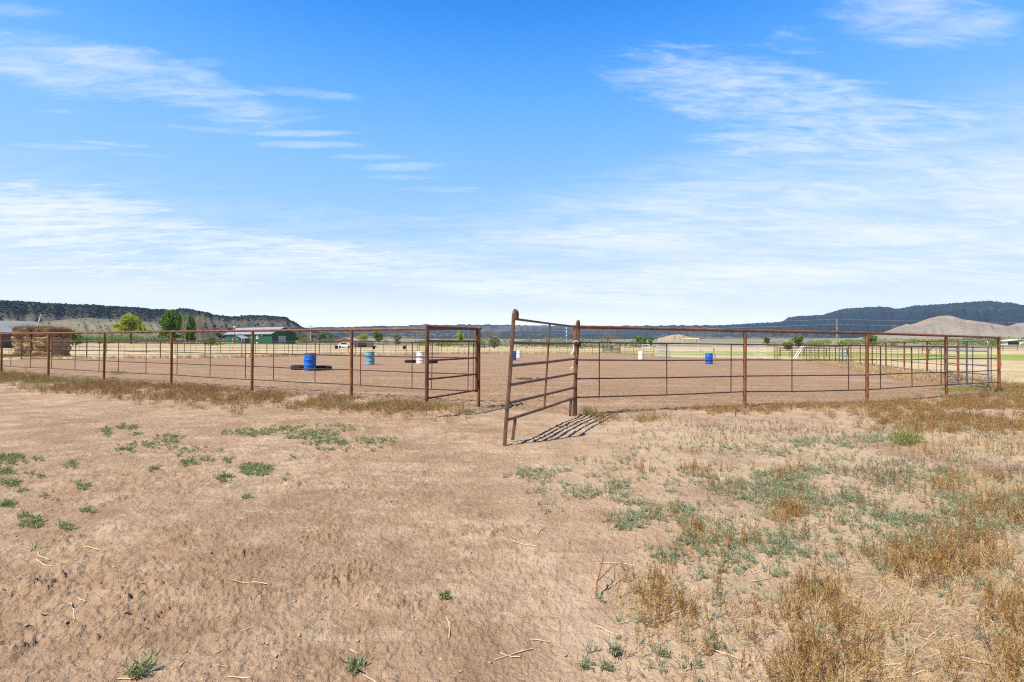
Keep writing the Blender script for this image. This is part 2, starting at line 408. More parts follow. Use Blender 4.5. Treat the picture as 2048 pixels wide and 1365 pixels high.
def build_ground():
    rr = [0.0, .45, .8]; r = 1.05
    while r < 5000:
        rr.append(r)
        r *= 1.0052 if r < 13.5 else (1.012 if r < 110 else (1.02 if r < 400 else 1.06))
    rr = np.array(rr); nr = len(rr)
    a0 = math.radians(53)
    th = np.concatenate([np.linspace(-a0, a0, 1001), np.linspace(a0, 2 * PI - a0, 122)[1:-1]]); nt_ = len(th)
    T, R_ = np.meshgrid(th, rr)
    X = R_ * np.sin(T); Y = R_ * np.cos(T)
    Z = zt(X, Y) + ground_z(X, Y)
    # arena: level, harrowed
    ins = inside(X, Y, ARENA)
    rA = np.hypot(X, Y)
    hz = (.05 * (fbm(X * 5, Y * 5, 91, 4, .6) - .5) + .10 * np.clip(fbm(X * 11, Y * 11, 93, 3, .6) - .55, 0, 1)) * np.clip((45 - rA) / 25, .15, 1)
    Z = np.where(ins, zt(X, Y) - .01 + hz, Z)
    # attributes: how much of what the ground is covered with
    d = dens(X.ravel(), Y.ravel())
    r1 = rA.ravel(); x1 = X.ravel(); y1 = Y.ravel(); u = np.where(y1 > 1, x1 / np.maximum(y1, 1), np.sign(x1) * 1.2)
    near = np.clip((24 - r1) / 8, 0, 1)
    dry = np.clip(d['dry'] * .8 + d['band'] * .75 + d['gold'] * .35, 0, 1) * near
    wob = (fbm(x1 * .02, y1 * .02, 5, 3) - .5)
    outA = d['out']
    tan = outA * np.clip((r1 - 19) / 8, 0, 1)
    g0 = 92 + 30 * wob - 6 * np.clip(u, 0, 1); g1 = 142 + 50 * wob
    green = np.clip((r1 - g0) / 6, 0, 1) * np.clip((g1 - r1) / 8, 0, 1) * (y1 > 0) * np.clip((u + .25) / .2, 0, 1) * np.clip((u + .3) / .8, .35, 1) * outA
    far = np.clip((r1 - 165) / 60, 0, 1)
    path = outA * np.clip(1 - np.abs(seg_dist(x1, y1, BACKL) - 8) / 4.5, 0, 1) * (x1 < 0) * (r1 < 140)
    pale = np.clip((d['px'] - 950) / 350, 0, 1) * np.clip((d['n2'] - .25) * 3, 0, 1) * np.clip((22 - r1) / 8, 0, 1) * (y1 > 0)
    attrs = dict(pale=pale, dry=dry, arena=ins.ravel().astype(float), tan=tan, green=green, far=far, path=path)
    idx = np.arange(nr * nt_).reshape(nr, nt_)
    q = np.stack([idx[:-1, :], np.roll(idx, -1, 1)[:-1, :], np.roll(idx, -1, 1)[1:, :], idx[1:, :]], -1).reshape(-1, 4)[:, ::-1]
    V = np.stack([X.ravel(), Y.ravel(), Z.ravel()], -1)
    cx = V[q].mean(1)
    isA = inside(cx[:, 0], cx[:, 1], ARENA)
    isG = (green[q].mean(1) > .35) & ~isA
    mat = ground_material()
    for name, msk in (('ground', ~isA & ~isG), ('arena_floor', isA), ('green_field', isG)):
        qq = q[msk]; used = np.unique(qq); remap = np.full(len(V), -1); remap[used] = np.arange(len(used))
        o = np_mesh(name, V[used], remap[qq], mat, {a: v[used] for a, v in attrs.items()}, smooth=True)
        tag(o, kind='structure')
    return

def ground_material():
    m, nt, b, out = new_mat('yard dirt and far plain'); k = NB(nt); p = k.pos()
    n_big = k.noise(p, .55, 5, .6); n_mid = k.noise(p, 2.6, 9, .74); n_fine = k.noise(p, 22, 6, .72); n_grit = k.noise(p, 120, 3, .6)
    dirt = k.mix(k.sm(n_mid, .36, .66), (.345, .222, .134), (.475, .328, .212))
    dirt = k.mix(k.sm(k.m('MULTIPLY_ADD', k.noise(p, 8, 6, .7), .5, k.m('MULTIPLY', n_big, .55)), .50, .66, 0, .8), dirt, (.58, .43, .295))
    dirt = k.mix(k.sm(n_fine, .54, .70, 0, .55), dirt, (.225, .138, .08))
    dirt = k.mix(k.sm(n_grit, .60, .76, 0, .55), dirt, (.56, .42, .29))
    dirt = k.mix(k.sm(k.noise(p, .9, 7, .68), .46, .62, 0, .5), dirt, (.265, .172, .105))
    dirt = k.mix(k.sm(k.noise(k.scl(p, (1.6, 2.6, 1)), 1.0, 8, .7), .54, .68, 0, .6), dirt, (.62, .465, .325))
    dirt = k.mix(k.m('MULTIPLY', k.attr('pale'), k.sm(n_mid, .25, .6, .25, .8)), dirt, (.60, .44, .30))
    # dry litter under weeds
    lit = k.mix(k.sm(k.noise(k.scl(p, (60, 60, 20)), 1.0, 3, .7), .42, .62), (.40, .255, .125), (.60, .45, .26))
    dirt = k.mix(k.m('MULTIPLY', k.attr('dry'), k.sm(n_fine, .30, .55, .45, 1.0)), dirt, lit)
    # harrowed arena dirt
    ar = k.mix(k.sm(k.noise(p, 9, 6, .7), .38, .64), (.255, .155, .090), (.41, .268, .165))
    ar = k.mix(k.sm(k.noise(p, 1.1, 5, .65), .45, .7, 0, .45), ar, (.45, .30, .19))
    ar = k.mix(k.sm(k.noise(p, 17, 4, .7), .58, .68, 0, .85), ar, (.12, .07, .042))
    ar = k.mix(k.sm(k.noise(p, 24, 4, .65), .62, .70, 0, .85), ar, (.62, .46, .31))
    ar = k.mix(k.sm(k.noise(k.scl(p, (.10, 1.5, 1)), 1.0, 5, .6), .46, .62, 0, .45), ar, (.24, .148, .088))
    ar = k.mix(k.sm(k.noise(k.scl(p, (.16, .7, 1)), 1.0, 6, .65), .52, .66, 0, .5), ar, (.50, .35, .23))
    col = k.mix(k.attr('arena'), dirt, ar)
    # dry pasture
    tn = k.mix(k.sm(k.noise(p, .16, 6, .65), .36, .64), (.46, .34, .185), (.58, .455, .285))
    tn = k.mix(k.sm(k.noise(p, .07, 5, .6), .52, .66, 0, .7), tn, (.36, .34, .14))
    tn = k.mix(k.sm(k.noise(p, 2.2, 4, .7), .55, .72, 0, .6), tn, (.30, .21, .12))
    col = k.mix(k.m('MULTIPLY', k.attr('tan'), k.m('SUBTRACT', 1.0, k.attr('arena')), clamp=True), col, tn)
    col = k.mix(k.m('MULTIPLY', k.attr('path'), .8), col, (.50, .39, .30))
    gr = k.mix(k.sm(k.noise(p, .12, 5, .6), .35, .65), (.19, .255, .05), (.37, .37, .11))
    col = k.mix(k.attr('green'), col, gr)
    sg = k.mix(k.sm(k.noise(p, .045, 6, .65), .36, .62), (.165, .18, .095), (.36, .29, .19))
    sg = k.mix(k.sm(k.noise(p, .2, 4, .7), .52, .66), sg, (.11, .135, .06))
    col = k.mix(k.attr('far'), col, sg)
    k.put(b.inputs['Base Color'], col); b.inputs['Roughness'].default_value = .95; b.inputs['Specular IOR Level'].default_value = .1
    h = k.m('MULTIPLY_ADD', k.noise(p, 70, 5, .7), .5, k.noise(p, 24, 4, .6))
    k.put(b.inputs['Normal'], k.bump(h, .9, .035))
    return m
build_ground()

# ------------------------------------------------------------------ hills
def hill_material(name, lowc, midc, topc, spotc, spots, scale, band=None, lo=.25, hi=.75):
    """colours of soil and shrubs by height up the slope (attribute 'rise') with juniper specks"""
    m, nt, b, out = new_mat(name); k = NB(nt); p = k.pos()
    nz = k.noise(p, scale * .35, 5, .6); e = k.m('ADD', k.attr('rise'), k.m('MULTIPLY', k.m('SUBTRACT', nz, .5), .55))
    c = k.mix(k.sm(e, lo - .12, lo + .12), lowc, midc); c = k.mix(k.sm(e, hi - .10, hi + .10), c, topc)
    if band: c = k.mix(k.m('MULTIPLY', k.sm(k.noise(k.scl(p, (.25, .25, 2.2)), scale, 4, .6), .52, .62), .8), c, band)
    c = k.mix(k.sm(k.noise(p, scale * 1.3, 5, .65), .5, .7, 0, .5), c, tuple(x * .6 for x in midc))
    c = k.mix(k.m('MULTIPLY', k.sm(k.noise(p, scale * 6, 3, .6), .62 - spots, .70 - spots), k.sm(e, lo - .3, lo + .3, .55, 1)), c, spotc)
    k.put(b.inputs['Base Color'], c); b.inputs['Roughness'].default_value = .95; b.inputs['Specular IOR Level'].default_value = .05
    return m

HILLS = {}
def hill(name, sil, D0, D1, mat, gully=.25, gs=9.0, seed=1, shape=1.4, na=260, nr=46, cliff=0.0, back=.35, rough=.03):
    pxs = np.array([s[0] for s in sil], float); pys = np.array([s[1] for s in sil], float)
    P = np.linspace(pxs[0], pxs[-1], na); Q = np.interp(P, pxs, pys)
    t = np.concatenate([np.linspace(0, 1, nr), 1 + np.linspace(0, back, 10)[1:]])
    n1 = fbm(P / 45.0, P * 0, seed, 3); D1a = D1 * (1 + .10 * (n1 - .5)); D0a = D0 * (1 + .10 * (fbm(P / 60.0, P * 0 + 7, seed + 5, 2) - .5))
    u = (P - CX) / F
    V = np.zeros((len(t), na, 3)); rise = np.zeros((len(t), na))
    tanel = np.array([(ray(p, q).z / math.hypot(ray(p, q).x, ray(p, q).y)) for p, q in zip(P, Q)])
    ang = np.arctan(u)
    for i, tt in enumerate(t):
        D = D0a + (D1a - D0a) * tt
        x = D * np.sin(ang); y = D * np.cos(ang)
        zc = CH + D1a * tanel; zb = zt(x, y) - 2.0
        hgt = np.maximum(zc - zb, .3)
        if tt <= 1:
            e = tt ** shape
            if cliff: e = e * (1 - cliff) + cliff * np.clip((tt - .62) / .22, 0, 1) ** 1.5
        else: e = 1 - ((tt - 1) / back) ** 2 * .5
        gl = 1 - np.abs(2 * fbm(ang * gs * 6 + .6 * tt, ang * 0 + tt * 1.3, seed + 9, 3) - 1)
        g = gully * (gl - .62) * np.clip(tt * (1 - tt) * 4, 0, 1) if tt <= 1 else 0
        jag = rough * (fbm(ang * 160, ang * 0 + tt * 9, seed + 3, 2) - .5) * (1 if tt <= 1.01 else .5)
        ef = np.clip(e + g + jag * min(1, tt * 2), -.2, 1.05)
        V[i, :, 0] = x; V[i, :, 1] = y; V[i, :, 2] = zb + hgt * ef
        rise[i] = ef
    idx = np.arange(len(t) * na).reshape(len(t), na)
    q = np.stack([idx[:-1, :-1], idx[:-1, 1:], idx[1:, 1:], idx[1:, :-1]], -1).reshape(-1, 4)
    o = np_mesh(name, V.reshape(-1, 3), q, mat, {'rise': rise.ravel()}, smooth=True)
    tag(o, kind='structure'); HILLS[name + str(seed)] = (V, rise)
    return o

M_MESA = hill_material('juniper mesa slope', (.17, .155, .10), (.085, .075, .055), (.030, .038, .026), (.022, .032, .020), .07, .03, (.15, .105, .09), .38, .62)
M_RIDGE = hill_material('brown ridge', (.075, .066, .05), (.10, .082, .062), (.03, .038, .026), (.024, .032, .02), .05, .035, (.16, .125, .10), .25, .72)
M_FOOT = hill_material('sage foothill', (.15, .155, .095), (.215, .19, .118), (.17, .15, .10), (.045, .052, .032), .02, .05, None, .3, .8)
M_FAR = hill_material('far blue plateau', (.04, .05, .042), (.028, .038, .034), (.018, .028, .026), (.018, .028, .022), .03, .0045, (.13, .11, .09), .4, .8)
M_MIDR = hill_material('dark middle ridge', (.045, .05, .038), (.035, .04, .032), (.11, .10, .075), (.02, .028, .02), .03, .010, (.20, .165, .12), .5, .85)
M_MTN = hill_material('forested mountain', (.024, .032, .028), (.02, .029, .026), (.034, .042, .036), (.014, .022, .018), .05, .006, (.06, .058, .05), .35, .8)
M_BUTTE = hill_material('pink badland butte', (.32, .265, .195), (.29, .24, .185), (.365, .275, .20), (.16, .16, .105), .02, .05, (.23, .19, .16), .35, .7)
M_MOUND = hill_material('tan mound', (.33, .28, .18), (.36, .29, .20), (.38, .30, .21), (.11, .12, .07), .0, .06, None, .3, .8)

hill('mountain', [(1440, 652), (1500, 648), (1560, 645), (1580, 635), (1603, 632.5), (1630, 632), (1646, 631), (1658, 626), (1690, 618), (1708, 616.6), (1740, 615), (1779, 614), (1790, 618), (1808, 616), (1831, 612), (1880, 609), (1923, 606), (1950, 604), (1980, 603), (2014, 606), (2048, 611), (2150, 617), (2300, 625), (2500, 650)], 1700, 3300, M_MTN, .30, 10, 3, 1.25, 380, cliff=.12)
hill('hill', [(540, 664), (600, 656), (640, 655), (700, 655), (740, 653), (800, 653), (850, 650), (900, 650.5), (960, 650), (1030, 651), (1100, 652), (1200, 653), (1350, 652), (1450, 651), (1520, 648), (1600, 644), (1700, 650)], 1500, 4000, M_FAR, .25, 12, 11, 1.1, 420, cliff=.25)
hill('hill', [(560, 672), (610, 661), (660, 664), (720, 666), (770, 663), (830, 661), (880, 666), (950, 668), (1040, 669), (1130, 667), (1220, 668), (1320, 670), (1450, 672), (1560, 673), (1650, 676)], 1150, 2300, M_MIDR, .3, 14, 17, 1.2, 360)
hill('hill', [(-520, 640), (-300, 618), (-150, 606), (0, 603.5), (40, 604.5), (82, 608), (140, 610.5), (200, 613), (260, 617), (330, 622), (380, 630), (420, 650), (440, 680)], 560, 1050, M_MESA, .22, 9, 5, 1.15, 380, cliff=.3)
hill('hill', [(300, 655), (330, 634), (350, 624), (362, 620), (378, 620.5), (390, 624), (410, 627.5), (416, 629), (440, 633.5), (460, 636), (480, 637), (488, 634), (496, 632.5), (520, 633), (540, 634), (568, 637), (584, 645), (600, 655), (616, 662), (640, 668), (680, 678)], 300, 1150, M_RIDGE, .16, 9, 8, 1.2, 320, cliff=.2)
hill('hill', [(-500, 668), (-200, 660), (0, 652), (60, 648), (120, 640), (180, 636), (240, 640), (300, 645), (350, 652), (400, 666), (440, 681), (470, 688)], 330, 620, M_FOOT, .2, 9, 13, 1.1, 260)
hill('hill', [(1700, 681), (1744, 673), (1779, 661), (1797, 654), (1813, 648.5), (1820, 650), (1831, 647), (1854, 638.5), (1877, 633), (1898, 631.5), (1909, 634), (1927, 639), (1946, 642), (1968, 645), (1991, 648.5), (2014, 653), (2032, 648), (2048, 646), (2120, 640), (2230, 652), (2400, 668)], 820, 1250, M_BUTTE, .34, 9, 23, 1.0, 360)
hill('hill', [(1315, 677), (1330, 673.5), (1346, 670), (1360, 669.5), (1374, 673), (1392, 677)], 420, 480, M_MOUND, .3, 40, 29, 1.0, 70, 24)

# ------------------------------------------------------------------ plants as leaf meshes
def quad_leaf(base, d, L, w, side):
    """leaf quad from base along d (unit), width w"""
    tip = base + d * L
    s = side * (w / 2)
    return np.array([base - s * .5, base + s * .5, base + d * L * .55 + s, tip]) if False else np.array([base - s * .6, base + s * .6, tip + s * .35, tip - s * .35])

def rnd_unit(up=0.0):
    v = RNG.normal(size=3); v[2] = abs(v[2]) * (1 if up else RNG.choice([-1, 1])) + up
    return v / np.linalg.norm(v)

def perp(d):
    v = np.cross(d, RNG.normal(size=3)); return v / (np.linalg.norm(v) + 1e-9)

def sprig_template(kind):
    Q = []; T = []
    def leaf(b, d, L, w, t): Q.append(quad_leaf(np.asarray(b, float), d, L, w, perp(d))); T.append(t)
    if kind == 'sage':            # low bushy sprig, 5 cm
        for s in range(RNG.integers(5, 8)):
            a = RNG.uniform(0, 2 * PI); lean = RNG.uniform(.2, 1.1)
            d = np.array([math.cos(a) * lean, math.sin(a) * lean, 1]); d /= np.linalg.norm(d); H = RNG.uniform(.025, .055)
            leaf((0, 0, 0), d, H, .002, .2)
            for j in range(5):
                p = d * H * (.3 + .17 * j); ld = d * .6 + rnd_unit() * .9; ld /= np.linalg.norm(ld)
                leaf(p, ld, RNG.uniform(.010, .020), RNG.uniform(.004, .007), RNG.uniform(.1, 1) * (.6 + .1 * j))
    elif kind == 'green':         # leafy rosette, 6 cm
        for s in range(RNG.integers(6, 10)):
            a = RNG.uniform(0, 2 * PI); lean = RNG.uniform(.4, 1.8)
            d = np.array([math.cos(a) * lean, math.sin(a) * lean, 1]); d /= np.linalg.norm(d); H = RNG.uniform(.03, .065)
            for j in range(5):
                p = d * H * (.25 + .18 * j); ld = d * .5 + rnd_unit(.2) * .9; ld /= np.linalg.norm(ld)
                leaf(p, ld, RNG.uniform(.014, .028), RNG.uniform(.007, .012), RNG.uniform(0, 1))
    elif kind == 'gold':          # upright seeding weed, 12-18 cm
        for s in range(RNG.integers(2, 4)):
            a = RNG.uniform(0, 2 * PI); lean = RNG.uniform(0, .38)
            d = np.array([math.cos(a) * lean, math.sin(a) * lean, 1]); d /= np.linalg.norm(d); H = RNG.uniform(.05, .115)
            leaf((0, 0, 0), d, H, .0022, RNG.uniform(.2, .5))
            for j in range(11):
                f = .2 + .8 * j / 10; p = d * H * f; ld = d * .8 + rnd_unit() * .8; ld /= np.linalg.norm(ld)
                leaf(p, ld, RNG.uniform(.008, .015), RNG.uniform(.003, .0055), RNG.uniform(0, .74) if RNG.random() < .86 else RNG.uniform(.85, 1))
    elif kind == 'purp':          # dark knobbly stalk
        for s in range(RNG.integers(2, 5)):
            a = RNG.uniform(0, 2 * PI); lean = RNG.uniform(0, .5)
            d = np.array([math.cos(a) * lean, math.sin(a) * lean, 1]); d /= np.linalg.norm(d); H = RNG.uniform(.06, .13)
            leaf((0, 0, 0), d, H, .003, .1)
            for j in range(8):
                f = .25 + .75 * j / 7; p = d * H * f; ld = d * .3 + rnd_unit() * 1.; ld /= np.linalg.norm(ld)
                leaf(p, ld, RNG.uniform(.008, .015), RNG.uniform(.006, .010), RNG.uniform(0, .9))
    elif kind == 'tuft':          # weed clump of the fence band, 12-25 cm
        for s in range(24):
            a = RNG.uniform(0, 2 * PI); lean = RNG.uniform(0, .9); b = np.array([math.cos(a), math.sin(a), 0]) * RNG.uniform(0, .07)
            d = np.array([math.cos(a) * lean, math.sin(a) * lean, 1]); d /= np.linalg.norm(d); H = RNG.uniform(.05, .17)
            leaf(b, d, H, .005, RNG.uniform(.1, .6))
            for j in range(2):
                p = b + d * H * RNG.uniform(.5, 1); ld = d + rnd_unit() * .8; ld /= np.linalg.norm(ld)
                leaf(p, ld, RNG.uniform(.015, .03), RNG.uniform(.007, .013), RNG.uniform(0, 1))
    elif kind == 'blade':         # dry grass blades
        for s in range(14):
            a = RNG.uniform(0, 2 * PI); lean = RNG.uniform(.3, 2.6); b = np.array([RNG.normal(), RNG.normal(), 0]) * .018
            d = np.array([math.cos(a) * lean, math.sin(a) * lean, 1]); d /= np.linalg.norm(d); H = RNG.uniform(.03, .10)
            leaf(b, d, H, .0028, RNG.uniform(0, 1))
    elif kind == 'lie':           # straw lying flat
        a = RNG.uniform(0, 2 * PI); L = RNG.uniform(.03, .10)
        d = np.array([math.cos(a), math.sin(a), RNG.uniform(-.03, .10)]); d /= np.linalg.norm(d)
        p = np.array([0, 0, .006]); Q.append(quad_leaf(p, d, L, .003, np.array([-d[1], d[0], .25]))); T.append(RNG.uniform(.2, 1))
        if RNG.random() < .4:
            d2 = d + RNG.normal(size=3) * [.4, .4, .05]; d2 /= np.linalg.norm(d2)
            Q.append(quad_leaf(p + d * L, d2, L * .5, .003, np.array([-d2[1], d2[0], .25]))); T.append(RNG.uniform(.2, 1))
    elif kind == 'tall':          # lone dry grass stalks by the fence
        for s in range(5):
            a = RNG.uniform(0, 2 * PI); lean = RNG.uniform(0, .6); p = np.zeros(3); d = np.array([math.cos(a) * lean, math.sin(a) * lean, 1.])
            for j in range(4):
                d = d / np.linalg.norm(d); Q.append(quad_leaf(p, d, .10, .006 - .001 * j, perp(d))); T.append(RNG.uniform(.4, 1)); p = p + d * .10; d = d + np.array([math.cos(a), math.sin(a), -.1]) * .18
    return np.array(Q), np.array(T)

HAYL = leafmat('brown loose hay', [(0, (.16, .09, .045)), (.5, (.28, .17, .085)), (1, (.46, .32, .17))])
TEMPL = {}
for kd in ('sage', 'green', 'gold', 'purp', 'tuft', 'blade', 'lie', 'tall'):
    TEMPL[kd] = [sprig_template(kd) for _ in range(14)]

def scatter(name, kind, pts, mat, s0, s1, parent=None, tint=None, z=True, zoff=-.004, stuff=True):
    """one plant mesh at every point, each with its own turn, lean and size"""
    n = len(pts); which = RNG.integers(0, 14, n); VV = []; TT = []
    for w in range(14):
        sel = pts[which == w]
        if not len(sel): continue
        Q, T = TEMPL[kind][w]; m = len(sel)
        a = RNG.uniform(0, 2 * PI, m); sc = RNG.uniform(s0, s1, m); lx = RNG.normal(0, .12, m); ly = RNG.normal(0, .12, m)
        ca, sa = np.cos(a) * sc, np.sin(a) * sc
        x = Q[None, :, :, 0]; y = Q[None, :, :, 1]; zz = Q[None, :, :, 2] * sc[:, None, None] * (RNG.uniform(.75, 1.25, m))[:, None, None]
        X = x * ca[:, None, None] - y * sa[:, None, None] + zz * lx[:, None, None] + sel[:, 0][:, None, None]
        Y = x * sa[:, None, None] + y * ca[:, None, None] + zz * ly[:, None, None] + sel[:, 1][:, None, None]
        Z = zz + (sel[:, 2] + zoff)[:, None, None]
        VV.append(np.stack([X, Y, Z], -1).reshape(-1, 3))
        tt = T[None, :] * .75 + RNG.uniform(0, .25, m)[:, None] if kind not in ('gold', 'tuft') else np.repeat(T[None, :], m, 0)
        TT.append(np.repeat(tt.reshape(-1), 4))
    V = np.concatenate(VV); T = np.concatenate(TT)
    q = np.arange(len(V)).reshape(-1, 4)
    o = np_mesh(name, V, q, mat, {'tint': T}, parent)
    if stuff: tag(o, kind='stuff')
    return o

def zground(x, y):
    ins = inside(x, y, ARENA)
    return np.where(ins, zt(x, y) - .005, zt(x, y) + ground_z(x, y))

def sample(n, key, x0, x1, y0, y1, power=1.0, fov=1.75, extra=None):
    """ground points where a kind of weed grows"""
    x = RNG.uniform(x0, x1, n); y = RNG.uniform(y0, y1, n)
    k = np.abs(x) < y * fov + .5; x, y = x[k], y[k]
    d = dens(x, y); p = d[key] ** power
    if extra is not None: p = p * extra(x, y, d)
    k = (RNG.random(len(x)) < p) & d['out']
    x, y = x[k], y[k]
    return np.stack([x, y, zground(x, y)], -1)

def near_far(key, n1, n2, x0, x1, power=1.0, extra=None):
    a = sample(int(n1 * 1.25), key, max(x0, -7.5), min(x1, 7.5), 1.3, 5.2, power, extra=extra)
    b = sample(n2, key, x0, x1, 5.2, 11, power, extra=extra)
    return np.concatenate([a, b])

EX = globals().get('DENSITY', 1.0)
sp = near_far('sage', int(56000 * EX), int(84000 * EX), -2, 13, .9); scatter('low_weeds', 'sage', sp, SAGE, .5, 1.2)['label'] = 'grey green low weeds spread over the bare dirt'
gp_ = near_far('green', int(24000 * EX), int(50000 * EX), -13, 2, .9); scatter('ground_cover', 'green', gp_, GREENW, .45, .95)['label'] = 'green leafy weeds in patches on the dirt'
g1 = near_far('gold', int(52000 * EX), int(30000 * EX), -2, 13, .9); scatter('dry_weeds', 'gold', g1, GOLD, .65, 1.25)['label'] = 'golden brown seeding weeds in dense clumps'
p1 = near_far('purp', int(9000 * EX), int(16000 * EX), -1, 13, 1.0); scatter('undergrowth', 'purp', p1, PURP, .45, .95)['label'] = 'dark purple brown dried weed stalks'
bx_ = sample(int(70000 * EX), 'band', -24, 19, 7.5, 23, 1.0, 1.5)
sel = RNG.random(len(bx_)); dsel = to_px(bx_[:, 0], bx_[:, 1])[0]
isgold = sel < np.where(dsel > 1150, .62, .5)
scatter('weeds', 'tuft', bx_[isgold], GOLD, .4, 1.05)['label'] = 'golden brown weeds along the foot of the pipe fence'
rest = bx_[~isgold]; s2 = RNG.random(len(rest))
scatter('grass', 'tuft', rest[s2 < .62], OLIVE, .4, 1.05)['label'] = 'olive brown weedy grass along the foot of the pipe fence'
scatter('vegetation', 'purp', rest[s2 >= .62], PURP, .9, 1.7)['label'] = 'dark dried stalks along the foot of the pipe fence'
dr = near_far('dry', int(27000 * EX), int(11000 * EX), -2, 13, 1.2); scatter('dry_grass', 'blade', dr, STRAW, .6, 1.25)['label'] = 'pale dry grass blades among the weeds'
# straw litter
n = 900; x = RNG.uniform(-5, 9, n); y = RNG.uniform(1.4, 9, n); k = np.abs(x) < y * 1.3 + .4; x, y = x[k], y[k]
scatter('straw_litter', 'lie', np.stack([x, y, zground(x, y)], -1), STRAW, .7, 1.5, zoff=.0)['label'] = 'pieces of pale straw lying on the dirt'
m = MB()
for (xa, ya, xb, yb) in ((463, 1169, 534, 1170), (726, 1342, 775, 1366), (893, 1225, 898, 1268), (990, 1310, 1065, 1286), (1020, 1075, 1075, 1092), (1075, 1068, 1100, 1050), (1190, 1243, 1242, 1264), (236, 1361, 262, 1363), (80, 1235, 115, 1225), (140, 1210, 148, 1222), (148, 1222, 150, 1237), (75, 1110, 98, 1125), (72, 1123, 104, 1137), (1190, 1124, 1275, 1130), (1060, 1268, 1100, 1273), (455, 1352, 500, 1355), (480, 1262, 505, 1254), (155, 1196, 170, 1206), (1500, 1165, 1540, 1158), (1235, 1240, 1255, 1236), (1330, 1225, 1390, 1210), (908, 1232, 893, 1252), (1000, 1295, 1040, 1304), (160, 1102, 200, 1105), (265, 1177, 290, 1177), (1420, 1290, 1480, 1315), (850, 1040, 865, 1044), (700, 1290, 715, 1300), (1750, 1360, 1850, 1345), (1800, 1330, 1700, 1320), (1900, 1310, 1990, 1335), (1960, 1240, 2040, 1270)):
    a_, b_ = gp(xa, ya), gp(xb, yb); q = [a_.lerp(b_, f) for f in (0, .33, .66, 1)]; bend = (b_ - a_).cross(Vector((0, 0, 1))) * RNG.uniform(-.06, .06)
    q[1] += bend; q[2] += bend
    for v in q: v.z = float(zground(np.array([v.x]), np.array([v.y]))[0]) + .005
    m.tube(q, .0024, 5)
o = m.build('straw_pieces', plain('long straw', (.58, .43, .22), (.72, .58, .36), 30, .7), None); tag(o, 'longer bent straws lying loose on the bare dirt', kind='stuff')
dl_ = sample(9000, 'low', .3, 7, 1.3, 4, 1.0); scatter('straw_mat', 'lie', dl_, STRAW, .6, 1.5, zoff=.0)['label'] = 'matted pale straw between the weeds'
tl = []
for px_, py_ in ((1245, 818), (1275, 815), (1560, 812), (1600, 812), (1690, 808), (1755, 806), (1770, 806), (1830, 800), (520, 790), (545, 786), (1940, 792), (1960, 790), (1975, 789), (1982, 789), (1990, 788), (1965, 788), (500, 782)):
    p = gp(px_ + RNG.uniform(-6, 6), py_); tl.append((p.x, p.y, 0))
scatter('stalks', 'tall', np.array(tl), STRAW, .8, 1.25)['label'] = 'tall dry grass stalks by the fence posts'
# green growth at the far left foot of the fence and by the far right gate
tl = []
for (cx, cy, sx, sy, nn) in ((25, 752, 40, 10, 90), (70, 768, 40, 7, 60), (180, 765, 60, 5, 60), (1985, 787, 14, 3, 14), (1930, 781, 60, 3, 110), (2040, 792, 40, 5, 40), (1800, 874, 24, 5, 0), (870, 818, 25, 4, 18), (820, 822, 30, 5, 22), (930, 826, 20, 3, 14), (1178, 830, 18, 4, 16), (760, 815, 60, 5, 26), (235, 748, 14, 3, 20), (620, 812, 60, 6, 20)):
    for _ in range(nn):
        p = gp(cx + RNG.normal() * sx * .6, max(735, cy + RNG.normal() * sy * .6)); tl.append((p.x, p.y, 0))
scatter('greenery', 'tuft', np.array(tl), BRIGHTW, .5, 1.05)['label'] = 'fresh green weeds at the foot of the fence'

# dry grass and weeds around the far edge of the arena
pts = []
for (a, b) in zip(BACKL[2:-1], BACKL[3:]):
    L = math.hypot(b[0] - a[0], b[1] - a[1])
    for _ in range(int(L * 14)):
        t = RNG.random(); pts.append((a[0] + (b[0] - a[0]) * t + RNG.normal() * .5, a[1] + (b[1] - a[1]) * t + RNG.normal() * .5, 0))
for _ in range(1100):
    t = RNG.random() ** 1.3; p = SIDE0.lerp(SIDE1, t); pts.append((p.x + RNG.normal() * .7, p.y + RNG.normal() * .7, 0))
pts = np.array(pts); pts[:, 2] = zt(pts[:, 0], pts[:, 1])
scatter('verge_grass', 'tuft', pts, STRAW, 1.2, 2.6)['label'] = 'pale dry grass along the far fence lines'

